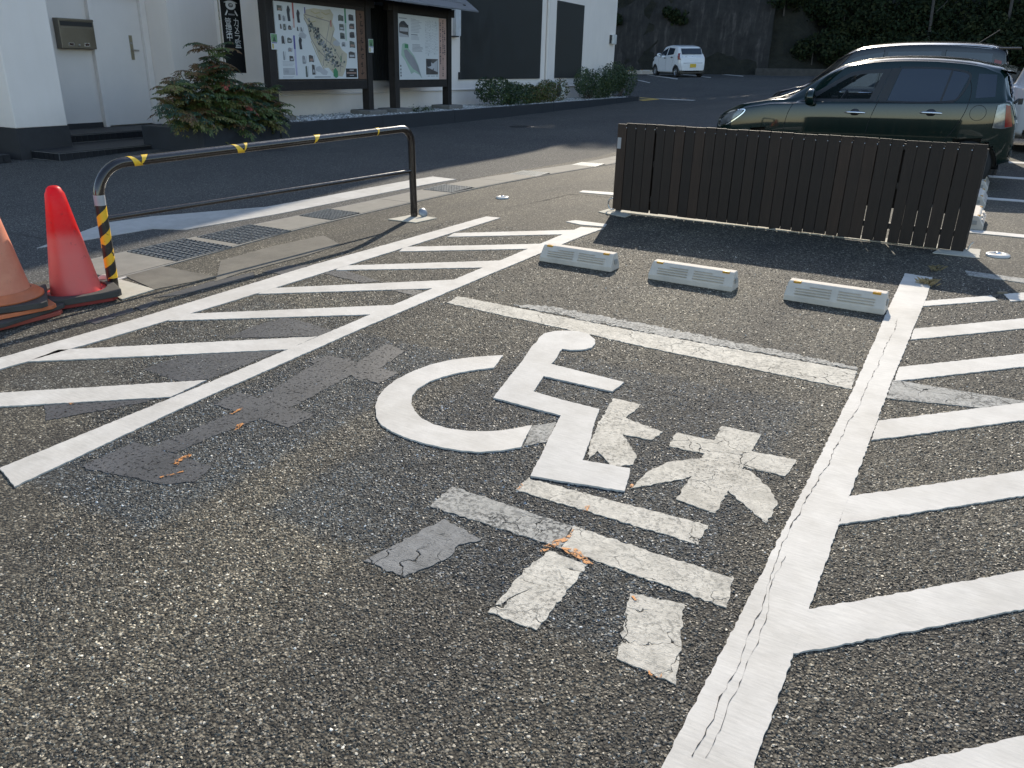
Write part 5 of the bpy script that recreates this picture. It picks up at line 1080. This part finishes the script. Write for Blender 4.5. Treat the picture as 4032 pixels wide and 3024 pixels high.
sp = MB(); sp.grid(lambda u, v: (3.36 + .16 * v, -.60 + 1.2 * u, G1.zt(3.36) + .012 - .03 * v - .05 * (2 * u - 1) ** 2), np.linspace(0, 1, 12), np.linspace(0, 1, 4)); sp.grid(lambda u, v: (3.36 + .16 * v, -.60 + 1.2 * u, G1.zt(3.36) - .012 - .03 * v - .05 * (2 * u - 1) ** 2), np.linspace(0, 1, 12), np.linspace(0, 1, 4)); sp.grid(lambda u, v: (3.52, -.60 + 1.2 * u, G1.zt(3.36) - .018 - .024 * v - .05 * (2 * u - 1) ** 2), np.linspace(0, 1, 12), np.linspace(0, 1, 3)); sp.build('roof_spoiler', GREEN, gc)
wp = MB(); wp.tube([(3.56, -.1, .98), (3.585, -.1, 1.0), (3.60, -.05, 1.02)], .018, 8); wp.cbox((3.63, -.02, 1.00), (.05, .10, .07)); wp.build('rear_camera', BLK, gc, .006)
for y in (-.5, -.1): t = MB(); t.tube([(.86, y, G1.zt(.86) + .008), (1.02, y + .38, G1.zt(1.02) + .015)], .008, 6); t.build('wiper', BLK, gc)
ws = MB(); ws.grid(lambda u, v: (1.04 + .50 * v, (-.60 + 1.2 * u) * (1 - .08 * v), G1.zt(1.04 + .50 * v) + .006 - .018 * (2 * u - 1) ** 2), np.linspace(0, 1, 10), np.linspace(0, 1, 10)); ws.build('windscreen', CGLASS, gc)
seats(gc, (1.95,), .48, .36); db = MB(); db.box(1.05, 1.30, -.68, .68, .70, .93); db.build('dashboard', SEATM, gc, .04); sw = MB(); sw.tube([(1.48 + .06 * math.sin(t), .36 + .18 * math.cos(t), .88 + .17 * math.sin(t)) for t in np.linspace(0, 6.283, 21)[:-1]], .015, 8, closed=True); sw.build('steering_wheel', BLK, gc)

# black minivan behind it
VX, VY = -3.50, 14.75
VANP = paintwork('black_van_paint', (.012, .013, .015))
vc = thing('black_minivan', 'black minivan parked just behind the green hatchback', 'car', (VX, VY, zg(-2, 14.7) - .005))
vtop = [(0, .66), (.03, .82), (.14, .93), (.38, 1.0), (.58, 1.09), (.80, 1.27), (1.05, 1.48), (1.25, 1.60), (1.50, 1.655), (2.0, 1.69), (2.6, 1.69), (3.0, 1.665), (3.22, 1.62), (3.30, 1.55), (3.345, 1.30), (3.38, 1.0), (3.40, .70)]
V1 = Car(vc, vtop, [(0, .54), (.05, .62), (.18, .70), (.5, .735), (1.2, .738), (2.8, .738), (3.15, .725), (3.32, .69), (3.40, .62)], [(0, .93), (.8, 1.0), (3.4, 1.05)], [(0, .26), (.3, .2), (3.0, .2), (3.4, .34)], 3.40, 1.69, VANP, (.52, 2.98), .28, .86)
V1.body([])
for side in (-1, 1):
    V1.pane('front_window', [(.76, 1.05), (1.2, 1.05), (1.62, 1.05)], [(.90, 1.16), (1.22, 1.44), (1.68, 1.545)], 0, 0, side, DGLASS, .0045, 18); V1.pane('sliding_window', [(1.68, 1.05), (2.46, 1.06)], [(1.74, 1.55), (2.46, 1.555)], 0, 0, side, DGLASS, .0045); V1.pane('quarter_window', [(2.52, 1.06), (3.16, 1.08)], [(2.52, 1.555), (3.12, 1.525)], 0, 0, side, DGLASS, .0045)
    for x in (1.65, 2.49): V1.line('door_seam', [(x, .3), (x, .8), (x + .01, 1.06), (x + .03, 1.58)], side, .008)
    V1.mirror(.92, 1.05, side); V1.handle(1.5, .96, side); V1.handle(1.85, .96, side); V1.pane('taillight', [(3.18, .85), (3.31, .86)], [(3.16, 1.45), (3.25, 1.43)], 0, 0, side, LAMPR, .01); V1.pane('headlight', [(.06, .70), (.36, .78)], [(.06, .78), (.38, .90)], 0, 0, side, LAMPC, .008)
    for wx in (.52, 2.98): V1.wheel(wx, side)
    V1.line('roof_glint_strip', [(.98, 1.42), (1.28, 1.575), (1.8, 1.645), (2.5, 1.65), (3.1, 1.60)], side, .03, paintwork('pale_glint_paint', (.45, .45, .44), .3), .006)  # pale strip painted in for the sun glint along the roof edge
V1.end_patch('windscreen', False, -.56, .56, 1.12, 1.52, DGLASS, .006); V1.end_patch('rear_glass', True, -.54, .54, 1.10, 1.50, DGLASS, .012); V1.end_patch('rear_plate', True, -.165, .165, .70, .86, mat('number_plate_white', (.65, .65, .62), .5), .012)
sp = MB(); sp.box(3.14, 3.46, -.58, .58, 1.575, 1.61); sp.build('roof_spoiler', VANP, vc, .012); MB().tube([(2.90, -.3, 1.66), (3.14, -.3, 1.84)], .008, 6).build('antenna', BLK, vc)
# silver car at the right edge
SILV = paintwork('silver_paint', (.60, .61, .62), .0)
sx_, sy_ = -.13, 16.62
sc_ = thing('silver_car', 'silver car at the right edge behind the minivan tail', 'car', (sx_, sy_, zg(0, 16.5)))
stop_ = [(0, .66), (.03, .80), (.07, .98), (.13, 1.15), (.20, 1.35), (.28, 1.47), (.45, 1.515), (.9, 1.54), (1.6, 1.52), (2.1, 1.43), (2.5, 1.22), (2.75, 1.06), (3.0, 1.02), (3.5, .95), (3.85, .82), (3.95, .62)]
S1 = Car(sc_, stop_, [(0, .62), (.05, .70), (.2, .79), (.6, .835), (2.6, .84), (3.4, .80), (3.8, .68), (3.95, .52)], [(0, 1.0), (2, .97), (3.95, .92)], [(0, .34), (.4, .22), (3.4, .22), (3.95, .27)], 3.95, 1.54, SILV, (.72, 3.2), .30, .80)
S1.body([])
for side in (-1, 1):
    S1.pane('rear_window', [(.45, 1.03), (1.25, 1.01)], [(.62, 1.38), (1.25, 1.41)], 0, 0, side, DGLASS, .0045); S1.pane('front_window', [(1.30, 1.01), (2.55, .99)], [(1.30, 1.41), (2.05, 1.33)], 0, 0, side, DGLASS, .0045)
    for x in (1.275, 2.35): S1.line('door_seam', [(x, .3), (x, .7), (x, .98)], side)
    S1.end_patch('taillight', False, side * .50, side * .60, .82, .98, LAMPR, .008); S1.handle(1.15, .9, side); S1.handle(2.1, .9, side); S1.mirror(2.5, .98, side)
    for wx in (.72, 3.2): S1.wheel(wx, side)
S1.end_patch('rear_glass', False, -.58, .58, 1.06, 1.38, DGLASS, .008); S1.end_patch('rear_plate', False, -.165, .165, .70, .86, mat('number_plate_white', (.65, .65, .62), .5), .014); S1.end_patch('bumper_strip', False, -.6, .6, .40, .50, BLK, .01)
# white kei car at the far wall, seen from behind
kf = Vector((-.725, .69)); kr = Vector((-13.95, 40.9))      # rear centre, forward direction
kang = math.atan2(-kf.y, -kf.x); k0 = kr + kf * 3.40
WHT = paintwork('white_car_paint', (.72, .73, .74))
kc = thing('white_hatchback', 'small white hatchback parked at the far retaining wall', 'car', (k0.x, k0.y, zg(-14, 42)), kang)
ktop = [(0, .62), (.05, .78), (.25, .90), (.55, .98), (.80, 1.04), (1.1, 1.24), (1.38, 1.40), (1.65, 1.47), (2.1, 1.50), (2.6, 1.475), (2.90, 1.425), (3.02, 1.37), (3.12, 1.20), (3.21, 1.03), (3.34, .90), (3.395, .62)]
K1 = Car(kc, ktop, [(0, .52), (.08, .62), (.25, .695), (.6, .728), (1.2, .737), (2.7, .737), (3.1, .715), (3.3, .68), (3.395, .61)], [(0, .88), (1.0, .93), (2.2, .98), (3.395, 1.02)], [(0, .26), (.4, .2), (2.8, .2), (3.395, .32)], 3.395, 1.50, WHT, (.60, 2.95), .27, .80)
K1.body([])
for side in (-1, 1):
    K1.pane('front_window', [(1.02, .97), (1.80, .995)], [(1.25, 1.17), (1.88, 1.36)], 0, 0, side, DGLASS, .005); K1.pane('rear_window', [(1.90, 1.0), (2.60, 1.06)], [(1.97, 1.37), (2.62, 1.33)], 0, 0, side, DGLASS, .005)
    for P in ([(.98, .3), (.98, .7), (1.03, .95)], [(1.84, .3), (1.83, .7), (1.87, .99)], [(2.50, .5), (2.66, .8), (2.70, 1.02)]): K1.line('door_seam', P, side, .012)
    K1.handle(1.70, .88, side, BLK); K1.handle(2.48, .92, side, BLK); K1.mirror(1.15, .98, side)
    K1.pane('taillight', [(3.12, .82), (3.34, .82)], [(3.03, 1.12), (3.13, 1.12)], 0, 0, side, LAMPR, .010); K1.pane('headlight', [(.1, .68), (.4, .72)], [(.1, .76), (.45, .86)], 0, 0, side, LAMPC, .008)
    for wx in (.60, 2.95): K1.wheel(wx, side)
K1.line('yellow_sticker', [(2.2, .80), (2.38, .80)], 1, .05, mat('yellow_sticker', (.5, .33, .05), .5), .004)
K1.end_patch('rear_glass', True, -.54, .54, 1.06, 1.335, DGLASS, .03, nn=14); K1.end_patch('rear_plate', True, -.165, .165, .46, .63, mat('number_plate_yellow', (.60, .40, .03), .5), .016); K1.end_patch('tailgate_badge', True, -.05, .05, .955, .985, CHR, .012); K1.end_patch('tailgate_badge', True, -.42, -.30, .95, .97, CHR, .012); K1.end_patch('bumper_strip', True, -.52, .52, .655, .675, BLK, .008)

# ------------------------------------------------------------------ retaining wall, wooded hill
def wall_mat():
    q = N('stained_shotcrete'); p = q.obj(); mp = q.n('Mapping', {'Vector': p, 'Scale': (1.6, 1.6, .10)}); st = q.noise(mp.outputs[0], 2.2, 6, .65); f = q.noise(p, 2.4, 6, .65)
    c = q.ramp(st, [(.3, (.018, .018, .0175)), (.55, (.034, .032, .030)), (.72, (.085, .075, .070))]); c = q.mix(1., c, q.ramp(f, [(.3, .6), (.7, 1.3)]), 'MULTIPLY'); q.set(Base_Color=c, Roughness=.95); q.bump(f, .35, .05); return q.m
def wpt(t): # foot of the wall from the building corner to the right
    return Vector((-30 + 44 * t, 42.6 + 7.0 * t + 1.2 * math.sin(t * 7)))
wl = MB(); rw = np.random.default_rng(31)
T = np.linspace(-.35, .42, 60); Z = np.linspace(-.4, 7.5, 16)
D = rw.normal(0, .05, (60, 16))
def wf(t, z): i = int(round((t + .35) / .77 * 59)); j = int(round((z + .4) / 7.9 * 15)); p = wpt(t); return (p.x - .2 * z * .1, p.y + .16 * z + D[i, j], z)
wl.grid(wf, T, Z); rwl = wl.build('retaining_wall', wall_mat(), fix=False); tag(rwl, 'dark stained concrete slope wall behind the white car', 'wall')
kb = MB()
for t0, t1 in zip(np.linspace(.41, 1.6, 14)[:-1], np.linspace(.41, 1.6, 14)[1:]):
    p, q = wpt(t0), wpt(t1); d = (q - p).normalized(); n_ = Vector((-d.y, d.x)); kb.add([(*(p - n_ * .6), -.3), (*(q - n_ * .6), -.3), (*(q - n_ * .3), -.3), (*(p - n_ * .3), -.3), (*(p - n_ * .6), .34), (*(q - n_ * .6), .34), (*(q - n_ * .3), .34), (*(p - n_ * .3), .34)], [(0, 1, 5, 4), (4, 5, 6, 7), (2, 3, 7, 6), (1, 2, 6, 5), (0, 4, 7, 3)])
tag(kb.build('hill_kerb', mat('mossy_concrete', (.07, .066, .06), .9, var=.3, bump=.4)), 'low mossy concrete kerb at the foot of the wooded hill', 'kerb')
hm = N('hill_soil'); hp = hm.obj(); hm.set(Base_Color=hm.ramp(hm.noise(hp, 1.5, 6, .7), [(.3, (.008, .009, .006)), (.7, (.026, .025, .017))]), Roughness=1.); hm.bump(hm.noise(hp, 3, 6), .8, .2)
def hill_z(x, y):
    t = (x + 30) / 44; f = wpt(t).y; d = y - f
    if d < 0: return -.5
    wall = 7.2 * (1 - smooth01((t - .38) / .10))
    return -.2 + (wall * smooth01(d / 1.3) if t < .5 else 0) + .75 * d * (1 - .006 * d) + .35 * math.sin(x * .9) * math.sin(y * .7) * min(1, d / 3)
hb = MB(); hb.grid(lambda x, y: (x, y, hill_z(x, y)), np.arange(-62, 60, 1.5), [42 + k * .7 for k in range(20)] + [57 + k * 2.5 for k in range(24)])
hill = hb.build('wooded_hill', hm.m, fix=False); tag(hill, 'dark wooded hillside behind the parking lot', 'hill', kind='structure')
BARK = mat('bark_grey', (.085, .075, .065), .95, var=.3, bump=.6, bscale=20)
HLEAF = [mat('hill_leaf_%d' % k, c, .8, var=.3, scale=10, spec=.15) for k, c in enumerate(((.014, .024, .010), (.020, .032, .013), (.032, .038, .015), (.010, .018, .009)))]
def tree(label, x, y, h, cr, n, seed, low=.35):
    r = np.random.default_rng(seed); z0 = hill_z(x, y) - .2; t = thing('hill_tree', label, 'tree', (x, y, z0), 0, 'trees on the wooded hill')
    tr = MB(); lean = r.normal(0, .25, 2); R0 = .10 + h * .012
    tr.tube([(0, 0, 0), (lean[0] * .4, lean[1] * .4, h * .35), (lean[0], lean[1], h * .7), (lean[0] * 1.2, lean[1] * 1.2, h * .95)], [R0, R0 * .8, R0 * .5, R0 * .15], 8)
    cl = []
    for k in range(20):
        a = r.uniform(0, 6.28); zz = h * r.uniform(low, .93); rr_ = cr * (1 - .55 * (zz / h - low)) * r.uniform(.35, 1.0); c = np.array([lean[0] + math.cos(a) * rr_, lean[1] + math.sin(a) * rr_, zz])
        tr.tube([(lean[0] * .7, lean[1] * .7, zz * .8), tuple(c)], [R0 * .3, .02], 5); cl.append((c, cr * r.uniform(.32, .55)))
    tr.build('trunk', BARK, t); d = r.normal(0, 1, (n, 3)); d /= np.linalg.norm(d, axis=1)[:, None]; ci_ = r.integers(0, len(cl), n)
    P = np.array([cl[i][0] for i in ci_]) + d * (np.array([cl[i][1] for i in ci_]) * r.uniform(.3, 1.1, n))[:, None] * np.array([1, 1, .75])
    leaf_mesh(P, d, .42, 'crown', HLEAF, t, .6, r.choice(4, n), .6, r)
KIND = ['broad evergreen', 'slim evergreen', 'dense dark tree', 'leaning tree', 'round-topped tree']
ORD = ['first', 'second', 'third', 'fourth', 'fifth', 'sixth', 'seventh', 'eighth', 'ninth', 'tenth', 'eleventh', 'twelfth', 'thirteenth', 'fourteenth', 'fifteenth']
spots = [(-46, 52), (-40, 51.5), (-34.5, 50.5), (-29.5, 50), (-25, 49.5), (-21, 49.3), (-17.2, 49.6), (-13.5, 50), (-9.5, 51), (-5, 52), (-1, 52.5), (3.5, 53), (8, 54), (13, 54), (18, 56)]
back = [(-37, 56), (-31, 55), (-26, 54.5), (-21, 54.2), (-16.5, 54.6), (-11.5, 56), (-3, 59), (5, 61)]
for i, (x, y) in enumerate(spots):
    big = -36 < x < -11; ztop = 22.1 if big else 21.
    tree('%s on the hill, %s from the left of the front row' % (KIND[i % 5], ORD[i]), x, y, ztop - hill_z(x, y), 3.4 if big else 3.1, 9000 if big else 4500, 200 + i, .06 if big else .2)
for i, (x, y) in enumerate(back):
    big = -36 < x < -11; ztop = 23.9 if big else 24.
    tree('%s on the hill, %s from the left of the back row' % (KIND[(i + 2) % 5], ORD[i]), x, y, ztop - hill_z(x, y), 3.6, 7000 if big else 2500, 260 + i, .1)
for i, (x, y, h) in enumerate(((-4.2, 47.6, 6.2), (-.9, 48.2, 7.0), (1.9, 48.7, 6.5))):
    r = np.random.default_rng(400 + i); t = thing('bare_sapling', 'thin bare grey sapling at the hill foot, %s from the left' % ORD[i], 'tree', (x, y, hill_z(x, y) - .1), 0, 'bare saplings at the hill foot'); m_ = MB()
    m_.tube([(0, 0, 0), (r.normal(0, .15), r.normal(0, .1), h * .5), (r.normal(0, .3), r.normal(0, .2), h)], [.085, .06, .02], 7); m_.build('trunk', mat('bark_pale', (.075, .067, .060), .95, var=.3), t); b_ = MB()
    for k in range(16):
        z0 = h * r.uniform(.25, .95); a = r.uniform(0, 6.28); L = r.uniform(.6, 1.6); p1 = Vector((math.cos(a) * L * .5, math.sin(a) * L * .3, z0 + L * .45)); p2 = p1 + Vector((math.cos(a + .4) * L * .5, math.sin(a) * L * .3, L * .45)); b_.tube([(0, 0, z0), p1, p2], [.022, .014, .006], 5)
    b_.build('branch', mat('bark_pale', (.075, .067, .060), .95), t)
# undergrowth that hides the foot of the slope to the right of the wall
UG = [(-20.5, .5, .45, 'foot', 0), (-17.0, .5, .4, 'foot', 1)] + [(-11.2 + 1.75 * k, .8, .75, 'front row of the slope', k) for k in range(12)] + [(-11.8 + 1.8 * k, 2.1, .85, 'second row of the slope', k) for k in range(12)] + [(-12.4 + 1.9 * k, 3.4, .95, 'third row of the slope', k) for k in range(12)]
for i, (x, dy, sc, row, kk) in enumerate(UG):
    y = wpt((x + 30) / 44).y + dy
    r = np.random.default_rng(300 + i); t = thing('hill_shrub', ('dark shrub at the %s of the retaining wall, %s from the left' if i < 2 else 'dark shrub in the %s, %s from the left') % (row, ORD[kk]), 'shrub', (x, y, hill_z(x, y)), 0, 'undergrowth on the hill')
    n = 1700; P = r.normal(0, 1, (n, 3)); P /= np.linalg.norm(P, axis=1)[:, None]; d = P.copy(); lob = r.normal(0, .55, (9, 3)) * np.array([1.3, .6, .6]); P = (P * r.uniform(.5, 1.0, (n, 1)) * np.array([1.0, .8, .9]) * .8 + lob[r.integers(0, 9, n)] + np.array([0, 0, 1.0])) * sc; P[:, 2] = np.abs(P[:, 2])
    leaf_mesh(P, d, .20, 'foliage', HLEAF, t, .55, r.choice(4, n), .6, r); s_ = MB(); s_.tube([(0, 0, -.2), (0, 0, 1.2 * sc)], [.05, .02], 6); s_.build('stem', BARK, t)
